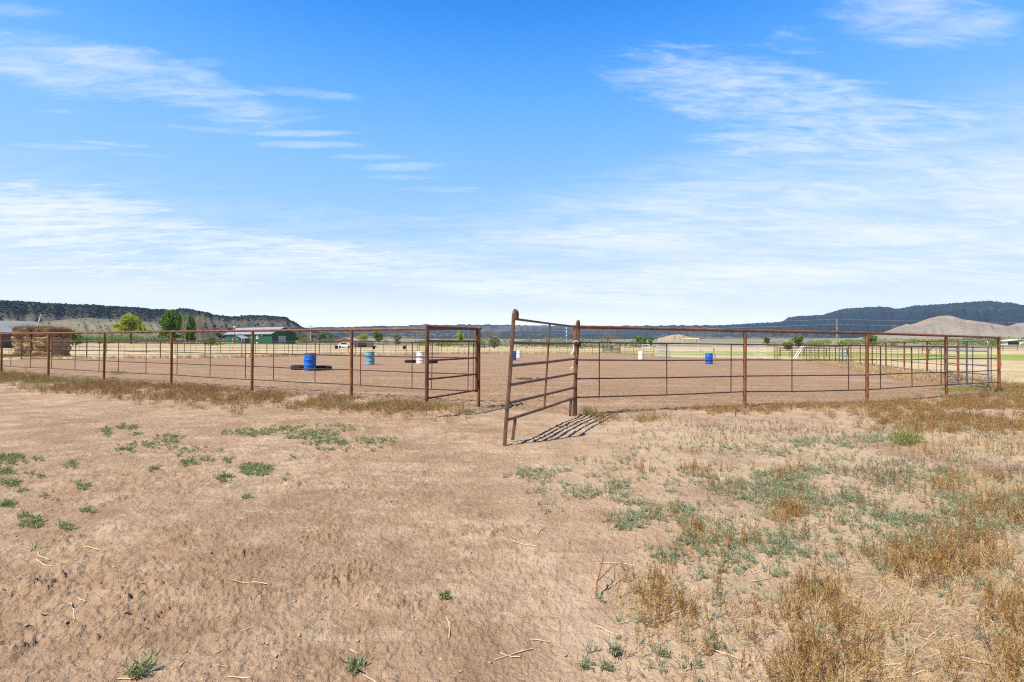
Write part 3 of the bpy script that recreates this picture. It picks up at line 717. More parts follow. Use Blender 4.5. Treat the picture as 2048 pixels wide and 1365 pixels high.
# a few plants one can point at
def plant(name, px, py, rx, ry, kind, mat, n, s0, s1, label, cat):
    c = gp(px, py); t = thing(name, (c.x, c.y, 0), label, cat)
    pp = []
    for _ in range(n):
        a = RNG.uniform(0, 2 * PI); q = math.sqrt(RNG.random()); p = gp(px + rx * q * math.cos(a), py + ry * q * math.sin(a))
        pp.append((p.x - c.x, p.y - c.y, float(zground(np.array([p.x]), np.array([p.y]))[0])))
    o = scatter('foliage', kind, np.array(pp), mat, s0, s1, parent=t, stuff=False)
    return t
plant('grass_tuft', 1808, 884, 26, 7, 'tuft', BRIGHTW, 26, .8, 1.3, 'bright yellow green grass tuft among the brown weeds behind the open gate', 'grass tuft')
for (px_, py_, rx, ry, n_, lb) in ((180, 1029, 15, 5, 26, 'small bright green weed clump on bare dirt, right of the grey green clumps'), (65, 1054, 24, 8, 40, 'wide grey green weed clump on cracked dirt, near the left edge'),
                                   (130, 1063, 12, 6, 18, 'small pale green weed beside the wide clump on cracked dirt'), (20, 1016, 14, 5, 22, 'dark green weed clump at the left edge of the bare dirt'),
                                   (450, 965, 17, 8, 34, 'bright green weed clump in front of the broad grey green patch'), (512, 944, 36, 11, 110, 'broad grey green weed patch on the dirt left of the open gate'),
                                   (335, 882, 30, 9, 80, 'green weed mound in the middle of the dirt before the left fence')):
    plant('weed_clump', px_, py_, rx, ry, 'green', GREENW, int(n_ * .5), .38, .8, lb, 'weed')
for (px_, py_, n_, lb) in ((1218, 1325, 5, 'little grey green sprig at the bottom of the dirt, below the others'), (1230, 1296, 6, 'largest of the little grey green sprigs on pale dirt below the golden clump'), (1170, 1322, 5, 'little grey green sprig with a long thin shadow, leftmost of its cluster'),
                           (1325, 1303, 6, 'little grey green sprig right of the cluster below the golden clump'), (888, 1190, 3, 'lone tiny green sprig on the bare dirt in the middle foreground'), (715, 1328, 3, 'lone tiny green sprig on dark dirt at the bottom'), (276, 1348, 4, 'tiny green sprig at the bottom of the dirt on the left')):
    plant('weed_sprig', px_, py_, 7, 4, 'sage' if n_ > 4 else 'green', SAGE if n_ > 4 else GREENW, n_, .8, 1.2, lb, 'weed')
# reddish forked twig
c = gp(1193, 1192); tw = MB()
b0 = Vector((0, 0, 0)); k1 = Vector((.012, .06, .05))
tw.tube([b0, k1 * .5, k1], [.006, .005, .004], 6); tw.tube([k1 * .8, k1 + Vector((.05, .10, .06)), k1 + Vector((.07, .2, .07))], [.004, .003, .0015], 6); tw.tube([k1 * .9, k1 + Vector((.10, .10, .03)), k1 + Vector((.19, .16, .03))], [.0035, .0025, .001], 6)
tw.tube([k1 + Vector((.04, .08, .05)), k1 + Vector((.01, .13, .08))], [.002, .001], 5)
o = tw.build('dead_twig', TWIGM, None, loc=(c.x, c.y, .0)); tag(o, 'reddish brown forked dead twig standing at the edge of the golden weeds', 'twig')
# clods of crusted dirt
def lump(r, sq, seed):
    import bmesh
    bm = bmesh.new(); bmesh.ops.create_icosphere(bm, subdivisions=2, radius=1)
    for v in bm.verts:
        n_ = 1 + .8 * (float(fbm(np.array([v.co.x * 1.7 + seed]), np.array([v.co.y * 1.7 + v.co.z * 1.3]), seed, 2)[0]) - .5) * 2
        v.co = Vector((v.co.x * r * n_, v.co.y * r * n_ * .8, v.co.z * r * n_ * sq))
    vs = [tuple(v.co) for v in bm.verts]; fs = [tuple(x.index for x in f.verts) for f in bm.faces]; bm.free(); return vs, fs
V = []; Fc = []; off = 0
for i in range(190):
    if i < 150: px_, py_ = RNG.uniform(0, 1250), RNG.uniform(900, 1365)
    else: px_, py_ = RNG.uniform(0, 700), RNG.uniform(960, 1365)
    p = gp(px_, py_); vs, fs = lump(RNG.uniform(.003, .009), RNG.uniform(.4, .75), i % 60)
    z0 = float(zground(np.array([p.x]), np.array([p.y]))[0])
    z0 += .002; ca_ = RNG.uniform(0, 6.3); cc_, ss_ = math.cos(ca_), math.sin(ca_)
    V += [(p.x + a * cc_ * 1.3 - b * ss_, p.y + a * ss_ * 1.3 + b * cc_, z0 + c_) for a, b, c_ in vs]; Fc += [tuple(q + off for q in f) for f in fs]; off += len(vs)
o = np_mesh('dirt_clods', np.array(V), np.array(Fc), CLODM, tris=True, smooth=True); tag(o, 'small clods of pale crusted dirt scattered on the yard', kind='stuff')

# ------------------------------------------------------------------ pipe fences
def fence(name, posts, label, group, rails=RAILS, pr=.037, tr=.031, rr=.0125, mats=(RUST, RUST_TOP, ROD), stays=None, stay_gap=None, h=HR, sink=.25, top=True, n=10, wob=.012, tilt=True):
    base = posts[0]
    t = thing(name, tuple(base), label, 'fence', group)
    L = lambda v: v - base
    zz = [Vector((0, 0, float(zt(p.x, p.y)))) for p in posts]
    for p, z in zip(posts, zz):
        m = MB(); dx = random.uniform(-.012, .012) if tilt else 0
        m.tube([L(p) + z + Vector((0, 0, -sink)), L(p) + z + Vector((dx, 0, h - (tr * .6 if top else 0)))], pr, n); m.build('post', mats[0], t)
    if top:
        m = MB(); q = []
        for i, (p, z) in enumerate(zip(posts, zz)):
            q.append(L(p) + z + Vector((0, 0, h + random.uniform(-1, 1) * wob * .5)))
        a = (q[0] - q[1]).normalized() * .05; q[0] = q[0] + a; q[-1] = q[-1] + (q[-1] - q[-2]).normalized() * .05
        m.tube(q, tr, n); m.build('top_rail', mats[1], t)
    for hh in rails:
        m = MB(); q = []
        for i, (p, z) in enumerate(zip(posts, zz)):
            q.append(L(p) + z + Vector((0, 0, hh + random.uniform(-1, 1) * wob)))
            if i < len(posts) - 1:
                p2 = posts[i + 1].lerp(p, .5); z2 = (z + zz[i + 1]) / 2
                q.append(L(p2) + z2 + Vector((0, 0, hh + random.uniform(-1.2, .6) * wob)))
        m.tube(q, rr, 6); m.build('rail', mats[2], t)
    if stay_gap:
        stays = []
        for a, b in zip(posts[:-1], posts[1:]):
            d = (b - a).length; kn = max(1, int(d / stay_gap))
            for i in range(1, kn + 1): stays.append(a.lerp(b, i / (kn + 1)))
    for s in (stays or [])[:100]:
        z = Vector((0, 0, float(zt(s.x, s.y)))); m = MB()
        m.tube([L(s) + z + Vector((0, 0, rails[-1])), L(s) + z + Vector((random.uniform(-.01, .01), 0, rails[0]))], rr * .8, 6); m.build('stay', mats[2], t)
    return t

# left front run: posts nearest to farthest
stL = [on_left(p) for p in (947, 936.6, 864, 825, 722, 631, 548, 491.6, 421, 355, 293, 237.6, 199, 151, 104, 61.6, 22.6, -20, -60, -110, -170)]
fence('pipe_fence', LEFT_POSTS, 'rusty pipe fence running from the opening to the left edge', 'pipe fences of the arena', stays=stL)
def on_poly(px, poly):
    u = (px - CX) / F
    for a, b in zip(poly[:-1], poly[1:]):
        d = b - a; den = d.x - u * d.y; t = (u * a.y - a.x) / den
        if -.001 <= t <= 1.001: return a + d * t
    return poly[-1]
stR = [on_poly(p, RIGHT_POSTS) for p in (1199, 1334, 1462, 1584, 1697, 1761, 1824, 1882, 1945, 1982)]
fr = fence('pipe_fence', RIGHT_POSTS, 'rusty pipe fence from the open panel gate to the right corner post', 'pipe fences of the arena', stays=stR, rr=.0135)
side = [on_side(p) for p in (1916, 1854, 1808.5, 1772, 1744.5, 1720.5, 1702)]
fence('pipe_fence', side, 'near half of the rusty pipe fence going back along the right side of the arena', 'pipe fences of the arena', stay_gap=1.4, mats=(RUST, RUST_TOP, FARROD))
side2 = [on_side(p) for p in (1685, 1671, 1659, 1648, 1638, 1630, 1622, 1613, 1606)]
fence('pipe_fence', side2, 'far half of the rusty pipe fence along the right side, beyond the silver gate', 'pipe fences of the arena', stay_gap=1.6, mats=(FARRUST, FARRUST, FARROD), n=8, h=1.5, rails=(1.2, .85, .5))
bl_pts = [Vector((x, y, 0)) for x, y in BACKL]
def resample(pts, gap):
    out = [pts[0]]
    for a, b in zip(pts[:-1], pts[1:]):
        k_ = max(1, round((b - a).length / gap))
        for i in range(1, k_ + 1): out.append(a.lerp(b, i / k_))
    return out
fence('pipe_fence', resample(bl_pts[:8], 3.6), 'dark pipe fence curving round the far left corner of the arena', 'pipe fences of the arena', stay_gap=1.5, mats=(FARRUST, FARRUST, FARROD), n=8, h=1.62, rr=.014)
fence('pipe_fence', resample(bl_pts[7:13], 3.4), 'dark pipe fence at the far left of the arena, hung with black buckets', 'pipe fences of the arena', stay_gap=1.5, mats=(FARRUST, FARRUST, FARROD), n=8, h=1.62, rr=.016)
fence('pipe_fence', resample(bl_pts[12:18], 4.4), 'dark pipe fence across the far end of the arena behind the white barrels', 'pipe fences of the arena', mats=(FARRUST, FARRUST, FARROD), n=8, h=1.62, stay_gap=2.2, rr=.018)
fence('pen_fence', resample([Vector((-66, 66, 0)), Vector((-44, 74, 0)), Vector((-28, 84, 0)), Vector((-14, 93, 0))], 4.5), 'second dark pipe fence of the pens behind the far left corner', 'fences of the pens and pasture', mats=(FARRUST, FARRUST, FARROD), n=8, h=1.5, rails=(1.1, .75, .4), stay_gap=2.2, rr=.016)
fence('pasture_fence', resample([Vector((46, 84, 0)), Vector((80, 100, 0)), Vector((125, 118, 0)), Vector((170, 130, 0))], 6), 'low dark pipe fence beyond the green strip on the right', 'fences of the pens and pasture', mats=(FARRUST, FARRUST, FARROD), n=6, h=1.35, rails=(1.0, .6), rr=.03, tr=.045, pr=.06)
fence('pen_fence', resample([Vector((30.5, 57, 0)), Vector((36, 66, 0)), Vector((50, 78, 0))], 4), 'short dark fence between the silver panels and the green strip', 'fences of the pens and pasture', mats=(FARRUST, FARRUST, FARROD), n=6, h=1.5, rails=(1.0, .5), rr=.016)

# ------------------------------------------------------------------ gates at the opening
# left leaf: square-cornered rusty frame, folded back against the fence
hp = Vector((-.70, 10.23, 0)); fp = at(853.6, 760, 8.6); fp.z = 0
t = thing('pipe_gate', (hp.x, hp.y, 0), 'dark rusty square pipe gate leaf, folded back at the left post of the opening', 'gate', 'gates of the arena')
Lg = lambda v: v - hp
def gpt(f, z): p = hp.lerp(fp, f); return Vector((p.x - hp.x, p.y - hp.y, z))
m = MB(); m.tube([gpt(1, .30), gpt(1, 1.635)], .034, 12); m.build('end_upright', GATEL, t)
m = MB(); m.tube([gpt(.035, .33), gpt(.035, 1.665)], .034, 12); m.build('hinge_upright', GATEL, t)
m = MB(); m.tube([gpt(1.0, 1.605), gpt(.035, 1.635)], .033, 12); m.build('top_rail', GATEL, t)
for z0, z1 in ((1.365, 1.385), (1.02, 1.04), (.69, .70), (.355, .37)):
    m = MB(); m.tube([gpt(1, z0), gpt(.5, (z0 + z1) / 2 - .004), gpt(.035, z1)], .0175, 10); m.build('rail', GATEL, t)
for z0 in (1.28, .52):
    m = MB(); m.tube([gpt(.0, z0 - .06), gpt(.0, z0 + .06)], .045, 10); m.build('hinge', GATEL, t)

# right leaf: portable panel gate standing open towards the camera, leaning
YF, YH = 6.35, 9.08
foot = at(1008.5, 888, YF)
t = thing('panel_gate', (foot.x, foot.y, 0), 'brown six rail panel gate with looped ends, standing open and leaning in the middle', 'gate', 'gates of the arena')
o0 = Vector((foot.x, foot.y, 0))
FZ = [(1028.0, 626), (1027.0, 638), (1024.2, 686), (1021.5, 731.8), (1018.5, 770.5), (1016, 806.8), (1012.5, 840.8), (1009, 886)]
HZ = [(1157.5, 644), (1157, 654.5), (1156, 687.3), (1153.5, 717.7), (1152, 747), (1150.5, 775), (1148.5, 796), (1146.5, 828)]
FP = [at(px_, py_, YF) - o0 for px_, py_ in FZ]; HP = [at(px_, py_, YH) - o0 for px_, py_ in HZ]
gd = (HP[3] - FP[3]); gd.z = 0; gd.normalize()
def loop_end(P, s, floor):
    """hairpin upright: rises from the ground, bends over at the top and comes down on the top rail"""
    upv = (P[1] - P[7]).normalized(); r_ = .055
    base = Vector(P[7]); base.z = floor
    pts = [base, P[6], P[4], P[2], P[1] - upv * .0]
    top = P[1] + upv * .05
    for i in range(9):
        a = PI - PI * i / 8
        pts.append(top + gd * s * (r_ + r_ * math.cos(a)) + upv * r_ * 1.1 * math.sin(a))
    pts.append(P[1] + gd * s * 2 * r_ - upv * .012)
    m = MB(); m.strap(pts, .022, .046) if False else m.ring_sweep(pts, lambda i: [(-.011, -.025), (.011, -.025), (.0155, -.019), (.0155, .019), (.011, .025), (-.011, .025), (-.0155, .019), (-.0155, -.019)])
    m.build('looped_upright', GATEM, t)
    # short leg under the bottom rail
    lg = .26 if s > 0 else .2; b2 = P[6] + gd * s * (lg + .02); f2 = base + gd * s * lg; f2.z = floor + .03
    pts = [f2]
    for i in range(0, 6):
        a = -PI * .0 + PI / 2 * i / 5
        pts.append(b2 + Vector((0, 0, -.06)) + upv * .06 * math.sin(a) - gd * s * .03 * (1 - math.cos(a)))
    m = MB(); m.ring_sweep(pts, lambda i: [(-.009, -.022), (.009, -.022), (.009, .022), (-.009, .022)]); m.build('foot_leg', GATEM, t)
loop_end(FP, 1, -.01); loop_end(HP, -1, -.01)
for i in range(1, 7):
    a, b = FP[i], HP[i]
    m = MB(); md = a.lerp(b, .45) + Vector((0, 0, random.uniform(-.008, .006)))
    if i == 1:
        m.tube([a, a.lerp(b, .45) + Vector((0, 0, -.004)), b], .0165, 10)
    else: m.tube([a, md, b], .021, 10)
    m.build('rail', GATEM, t)
fr_ = .47
m = MB(); m.tube([FP[6].lerp(HP[6], fr_), FP[1].lerp(HP[1], fr_)], .0165, 10); m.build('middle_upright', GATEM, t)

# rope and tie wire on the gate
pA = at(1150, 687, YH - .06)
t = thing('tie_rope', tuple(pA), 'frayed white rope tied round the gate and post, its end hanging down', 'rope')
W = lambda px_, py_, d=0: at(px_, py_, YH - .09 + d) - pA
m = MB(); m.tube([W(1157, 684), W(1152, 682), W(1147.5, 684), W(1146.5, 690), W(1148, 700), W(1145.5, 706), W(1142.5, 708.5)], [.009, .010, .011, .012, .012, .016, .020], 8); m.tube([W(1146, 705), W(1143, 710), W(1144, 713)], [.008, .010, .004], 6); m.tube([W(1146.5, 712), W(1146.5, 725), W(1146, 742)], .006, 6); m.build('strand', ROPE, t)
m = MB()
vs, fs = lump(.028, 1.2, 4); q = W(1144, 739); m.add([(a + q.x, b + q.y, c_ + q.z) for a, b, c_ in vs], fs); m.build('knot', ROPE, t)
pA = at(1156, 686, YH)
m = MB()
for i in range(5):
    q = []; a0 = random.uniform(0, 6)
    for j in range(14): q.append(Vector((.05 * math.cos(a0 + j * .7) + random.uniform(-.01, .01), .06 * math.sin(a0 + j * .7), random.uniform(-.05, .07) - .005 * j)))
    m.tube(q, .004, 5)
o = m.build('tie_wire', WIREM, None, loc=tuple(pA)); tag(o, 'tangle of dark wire binding the panel gate to its post', 'wire')

# grey tube gate standing open at the right corner
ga = Vector((14.72, 15.15, 0)); gb = Vector((15.85, 17.95, 0))
t = thing('tube_gate', tuple(ga), 'grey blue tube gate with rounded corners at the right corner post', 'gate', 'gates of the arena')
def tg(f, z): p = ga.lerp(gb, f) - ga; return Vector((p.x, p.y, z))
z0, z1, rc = .14, 1.58, .14; Lw = (gb - ga).length
pts = []
for (cf, cz, a0) in ((rc / Lw, z0 + rc, PI), (1 - rc / Lw, z0 + rc, 1.5 * PI), (1 - rc / Lw, z1 - rc, 0), (rc / Lw, z1 - rc, .5 * PI)):
    for i in range(6):
        a = a0 + PI / 2 * i / 5; pts.append(tg(cf + rc / Lw * math.cos(a), cz + rc * math.sin(a)))
m = MB(); m.tube(pts, .026, 10, closed=True); m.build('frame', TUBE, t)
for z in (1.25, .80, .52, .33):
    m = MB(); m.tube([tg(0.01, z), tg(.99, z)], .021, 10); m.build('rail', TUBE, t)
m = MB(); m.tube([tg(.45, z0), tg(.45, z1)], .024, 10); m.build('brace', TUBEDK, t)
# orange twine
for (px_, py_, Y_, lb) in ((1999, 725, 14.55, 'orange twine knotted round the rusty corner post on the right'), (1915, 722, 18.7, 'orange twine hanging on the post behind the grey tube gate')):
    c = at(px_, py_, Y_ - .06); m = MB(); k_ = Y_ / 980
    for i in range(3):
        q = []
        for j in range(12):
            a = j * .62 + i; q.append(Vector((.05 * math.cos(a), .055 * math.sin(a) + .03, (8 - j * 1.7) * k_ + random.uniform(-.01, .01))))
        m.tube(q, .0035, 5)
    m.tube([Vector((.02, -.03, 2 * k_)), Vector((.035, -.04, -8 * k_)), Vector((-.02, -.03, -17 * k_))], .006, 5)
    o = m.build('twine', ORANGE, None, loc=tuple(c)); tag(o, lb, 'twine', 'orange twine on fence posts')

# silver gate in the right side fence
def panel(name, a, b, label, cat, group, h=1.62, rails=5, mat=SILVER, r=.026, z0=.15, mids=1, foot=True):
    a = Vector((a[0], a[1], float(zt(*a)))); b = Vector((b[0], b[1], float(zt(*b))))
    t = thing(name, tuple(a), label, cat, group); d = b - a
    for f in (0, 1):
        m = MB(); m.tube([d * f + Vector((0, 0, 0 if foot else z0)), d * f + Vector((0, 0, h))], r * 1.15, 8); m.build('upright', mat, t)
    for i in range(rails):
        z = z0 + (h - z0 - .02) * i / (rails - 1); m = MB(); m.tube([Vector((0, 0, z)), d + Vector((0, 0, z))], r, 8); m.build('rail', mat, t)
    for i in range(mids):
        f = (i + 1) / (mids + 1); m = MB(); m.tube([d * f + Vector((0, 0, z0)), d * f + Vector((0, 0, h - .02))], r * .8, 8); m.build('brace', mat, t)
    return t
p_ = on_side(1683); q_ = on_side(1698)
panel('panel_gate', (p_.x - .3, p_.y - .2), (q_.x - .1, q_.y + .1), 'small silver gate in the middle of the right side fence', 'gate', 'gates of the arena', h=1.6, rails=6, mat=TUBE, mids=1)
GRP = 'silver corral panels of the far chute'
def pp(px_, Y_): return ((px_ - CX) / F * Y_, Y_)
for (a, Ya, b, Yb, h_, lb, mids) in ((1285, 68, 1300, 67, 1.75, 'narrow silver corral panel right behind the white barrel in the far chute', 0), (1313, 66, 1340, 71, 1.72, 'silver corral panel, second of the far chute from the white barrel', 1), (1340, 64.5, 1367, 64, 1.72, 'silver corral panel left of the tall yellow barred frame', 1), (1398, 64, 1428, 63.5, 1.72, 'silver corral panel between the yellow barred frame and the leaning board', 1),
                                     (1431, 63.4, 1463, 63, 1.72, 'silver corral panel right behind the far blue barrel and leaning board', 1), (1464, 66, 1510, 67, 1.6, 'long silver corral panel behind the orange post, third from the right end of the chute', 2), (1510, 61, 1520, 66, 1.7, 'short silver corral panel set end on near the right end of the chute', 0), (1512, 60.5, 1532, 60, 1.62, 'silver corral panel at the right end of the far chute', 1), (1318, 61, 1338, 65, 1.55, 'low silver corral panel slanting in front of the far chute', 1)):
    panel('corral_panel', pp(a, Ya), pp(b, Yb), lb, 'corral panel', GRP, h=h_, mids=mids)
t = panel('chute_frame', pp(1367, 63.6), pp(1398, 63.2), 'tall silver chute frame with a pale yellow bar across its top', 'chute', GRP, h=1.72, mids=0, r=.032)
YEL = plain('pale yellow bar paint', (.70, .60, .30), (.76, .67, .38), 1, .6)
d = Vector(pp(1398, 63.2) + (0,)) - Vector(pp(1367, 63.6) + (0,))
m = MB(); m.tube([Vector((0, 0, 1.7)), Vector((0, 0, 2.55))], .04, 8); m.tube([d + Vector((0, 0, 1.7)), d + Vector((0, 0, 2.55))], .04, 8); m.build('tall_upright', SILVER, t)
m = MB(); m.tube([Vector((0, 0, 2.5)), d + Vector((0, 0, 2.5))], .07, 8); m.build('top_bar', YEL, t)
# leaning board by the blue barrel and leaning white panel
c = gp(1430, 718); o = MB().box((0, 0, .68), .22, .05, 1.42, .1).build('leaning_board', plain('pale board wood', (.60, .47, .36), (.68, .55, .44), 1, .8), None, smooth=False, loc=(c.x, c.y, 0)); o.rotation_euler = (.12, -.17, 0); tag(o, 'pale board leaning upright behind the far blue barrel', 'board')
c = gp(1586, 718.5); t = thing('leaning_ladder', (c.x, c.y, 0), 'white ladder like panel leaning over at the far right corner of the arena', 'ladder')
dx = at(1604, 691, c.y + .3) - Vector((c.x, c.y, 0)); off = Vector((.32, .05, 0))
for f in (0, 1):
    m = MB(); m.tube([off * f, dx + off * f], .035, 8); m.build('rail', TRIM, t)
for i in range(5):
    m = MB(); m.tube([dx * (.1 + .2 * i), dx * (.1 + .2 * i) + off], .02, 6); m.build('rung', TRIM, t)
# steel hay feeder behind the far fence
c = gx(1223, 104); t = thing('hay_feeder', tuple(c), 'dark slatted hay feeder standing behind the far end fence', 'feeder')
for i in range(5): MB().box((0, -.5, .25 + i * .28), 3.6, .06, .14).build('slat', WIREM, t, smooth=False)
for sx in (-1.75, 0, 1.75):
    for sy in (-.5, .5): MB().tube([Vector((sx, sy, 0)), Vector((sx, sy, 1.6))], .06, 6).build('leg', WIREM, t)

# ------------------------------------------------------------------ barrels
def barrel(px_, py_, mat, label, name='plastic_barrel'):
    c = gp(px_, py_); t = thing(name, (c.x, c.y, -.02), label, 'barrel', 'barrels in the arena', random.uniform(0, 6))
    R = .292; H = .90
    prof = [(0, 0), (R - .04, 0), (R - .012, .012), (R - .006, .04)]
    for z in (.09, .30, .58): prof += [(R - .004, z - .03), (R + .004, z - .018), (R + .012, z), (R + .004, z + .018), (R - .002, z + .03)]
    prof += [(R, .70), (R - .004, .78), (R - .018, .81), (R - .02, .83), (R - .004, .845), (R - .002, .885), (R - .012, H), (R - .028, H), (R - .034, H - .015)]
    prof = sorted(prof[:4], key=lambda q: q[1]) + prof[4:]
    MB().lathe(prof, n=36).build('body', mat, t)
    MB().lathe([(0, H - .028), (.12, H - .022), (R - .05, H - .03), (R - .036, H - .02)], n=36).build('lid', mat, t)
    for s in (-1, 1): MB().lathe([(.035, H - .03), (.035, H - .006), (.0, H - .004)], (s * .19, 0, 0), 14).build('bung', mat, t)
    return t
barrel(620, 741.5, BLUE, 'bright blue barrel between two tyres, largest and nearest of the barrels')
barrel(740, 729.5, TEAL, 'faded teal blue barrel standing alone on the arena dirt')
barrel(841, 727.5, WHITE, 'white barrel between two tyres, half hidden by the left gate leaf')
barrel(1026, 721, BLUE, 'blue barrel seen just right of the open gate end, beside a white one')
barrel(1038, 716, WHITE, 'white barrel standing next to a blue one beyond the open gate')
barrel(1282, 719, WHITE, 'white barrel at the left end of the silver chute panels')
barrel(1418, 728.5, BLUE, 'blue barrel in front of the silver chute panels with a board behind it')

def tyre(px_, py_, label, r=.42, w=.24):
    c = gp(px_, py_); m = MB(); n = 40; prof = []
    for i in range(14):
        a = 2 * PI * i / 14; prof.append((r - .13 + .13 * math.copysign(abs(math.cos(a)) ** .7, math.cos(a)), w / 2 + w / 2 * math.copysign(abs(math.sin(a)) ** .6, math.sin(a))))
    prof.append(prof[0])
    m.lathe(prof, n=n)
    for j in range(30):   # tread blocks
        a = 2 * PI * j / 30; m.box((math.cos(a) * (r + .001), math.sin(a) * (r + .001), w / 2), .02, .05, w * .62, a)
    o = m.build('tire', RUBBER, None, loc=(c.x, c.y, -.012)); o.rotation_euler = (random.uniform(-.03, .03), random.uniform(-.03, .03), random.uniform(0, 6))
    tag(o, label, 'tire', 'tyres lying on the arena dirt'); return o
tyre(599, 739.5, 'black tyre lying flat at the left side of the bright blue barrel'); tyre(646, 740.5, 'black tyre lying flat at the right side of the bright blue barrel')
tyre(820.5, 725.8, 'black tyre lying flat left of the white barrel by the gate leaf'); tyre(864, 726.5, 'black tyre lying flat right of the white barrel, behind the gate leaf')

# black buckets hung on the far left fence
for (px_, lb) in ((675, 'black bucket on the far fence right of the nearest blue barrel'), (749.5, 'black bucket on the far fence above the teal barrel'), (810, 'black bucket on the far fence left of the white barrel')):
    u = (px_ - CX) / F; Y_ = 67.8 if px_ > 700 else 65.5; t = thing('feed_bucket', (u * Y_ , Y_ - .4, .82), lb, 'bucket', 'black buckets hung on the fence')
    MB().lathe([(0, 0), (.17, 0), (.23, .42), (.25, .42), (.25, .45), (.22, .45), (.16, .03), (0, .03)], n=16).build('pail', RUBBER, t)
    MB().tube([Vector((-.23, 0, .43)), Vector((-.15, .05, .6)), Vector((0, .08, .66)), Vector((.15, .05, .6)), Vector((.23, 0, .43))], .015, 6).build('handle', WIREM, t)
# manure heap on the arena floor
c = gp(1052, 758.5); m = MB()
for i in range(26):
    vs, fs = lump(random.uniform(.03, .06), .7, i); ox, oy = random.gauss(0, .26), random.gauss(0, .12); m.add([(a + ox, b + oy, c_ + .02) for a, b, c_ in vs], fs)
o = m.build('manure_heap', MANURE, None, loc=(c.x, c.y, 0)); tag(o, 'low spread heap of dried brown manure on the arena floor behind the panel gate', 'manure')

# ------------------------------------------------------------------ hay stack
def hay_bale(sx, sy, sz, seed):
    import bmesh
    bm = bmesh.new(); bmesh.ops.create_cube(bm, size=1); bmesh.ops.subdivide_edges(bm, edges=bm.edges[:], cuts=9, use_grid_fill=True)
    for v in bm.verts:
        p = Vector((v.co.x * sx, v.co.y * sy, v.co.z * sz)); q = v.co.normalized()
        n_ = float(fbm(np.array([p.x * 3.1 + p.z * 2.3 + seed * 3]), np.array([p.y * 3.1 - p.z * 2.7]), seed, 3)[0]) - .5
        e = max(abs(v.co.x), abs(v.co.y)); cor = (abs(v.co.x) > .45) + (abs(v.co.y) > .45) + (abs(v.co.z) > .45)
        v.co = p * (1 - .03 * (cor > 1)) + q * n_ * .42
    vs = [tuple(v.co) for v in bm.verts]; fs = [tuple(x.index for x in f.verts) for f in bm.faces]; bm.free(); return vs, fs
HB = gx(74, 47.2); ang = math.radians(14); ex = Vector((math.cos(ang), math.sin(ang), 0)); ey = Vector((-math.sin(ang), math.cos(ang), 0))
names_c = ('left', 'right'); lay = ('bottom', 'middle', 'top')
for col_ in range(2):
    for l_ in range(3):
        for dp in range(2):
            hx = (col_ - .5) * 1.62 + random.uniform(-.06, .06); sz = .98 if l_ < 2 else .82
            pos = HB + ex * hx + ey * (dp * 1.55 + random.uniform(-.05, .05)) + Vector((0, 0, .47 + l_ * .93 - (.06 if l_ == 2 else 0)))
            m = MB(); m.add(*hay_bale(1.50, 1.52, sz, col_ * 7 + l_ * 3 + dp + 1))
            o = m.build('hay_bale', HAYTOP if l_ == 2 else HAY, None, loc=tuple(pos)); o.rotation_euler = (random.uniform(-.03, .03), random.uniform(-.03, .03), ang + random.uniform(-.05, .05))
            tag(o, '%s hay bale, %s of the %s column in the stack\'s %s row' % ('dark' if l_ == 2 else 'golden', lay[l_], names_c[col_], 'front' if dp == 0 else 'back'), 'hay bale', 'bales of the hay stack')
pts = []
for _ in range(900):
    q = HB + ex * random.uniform(-1.6, 1.6) + ey * random.uniform(-.75, 2.25); pts.append((q.x, q.y, 2.60 + random.uniform(-.05, .12)))
for _ in range(500):
    q = HB + ex * random.uniform(-2.6, 2.6) + ey * random.uniform(-1.6, -.9); pts.append((q.x, q.y, 0))
scatter('loose_hay', 'blade', np.array(pts), HAYL, 2.5, 5.5)['label'] = 'loose hay on top of the stack and around its foot'
c = gx(60, 52); tp = at(82, 629, 54); m = MB(); m.tube([Vector((0, 0, 0)), tp - c], [.09, .05], 8); m.build('leaning_pole', POLEG, None, loc=tuple(c)); bpy.data.objects['leaning_pole'].location = c
tag(bpy.data.objects['leaning_pole'], 'long grey pole slanting up behind the hay stack', 'pole')

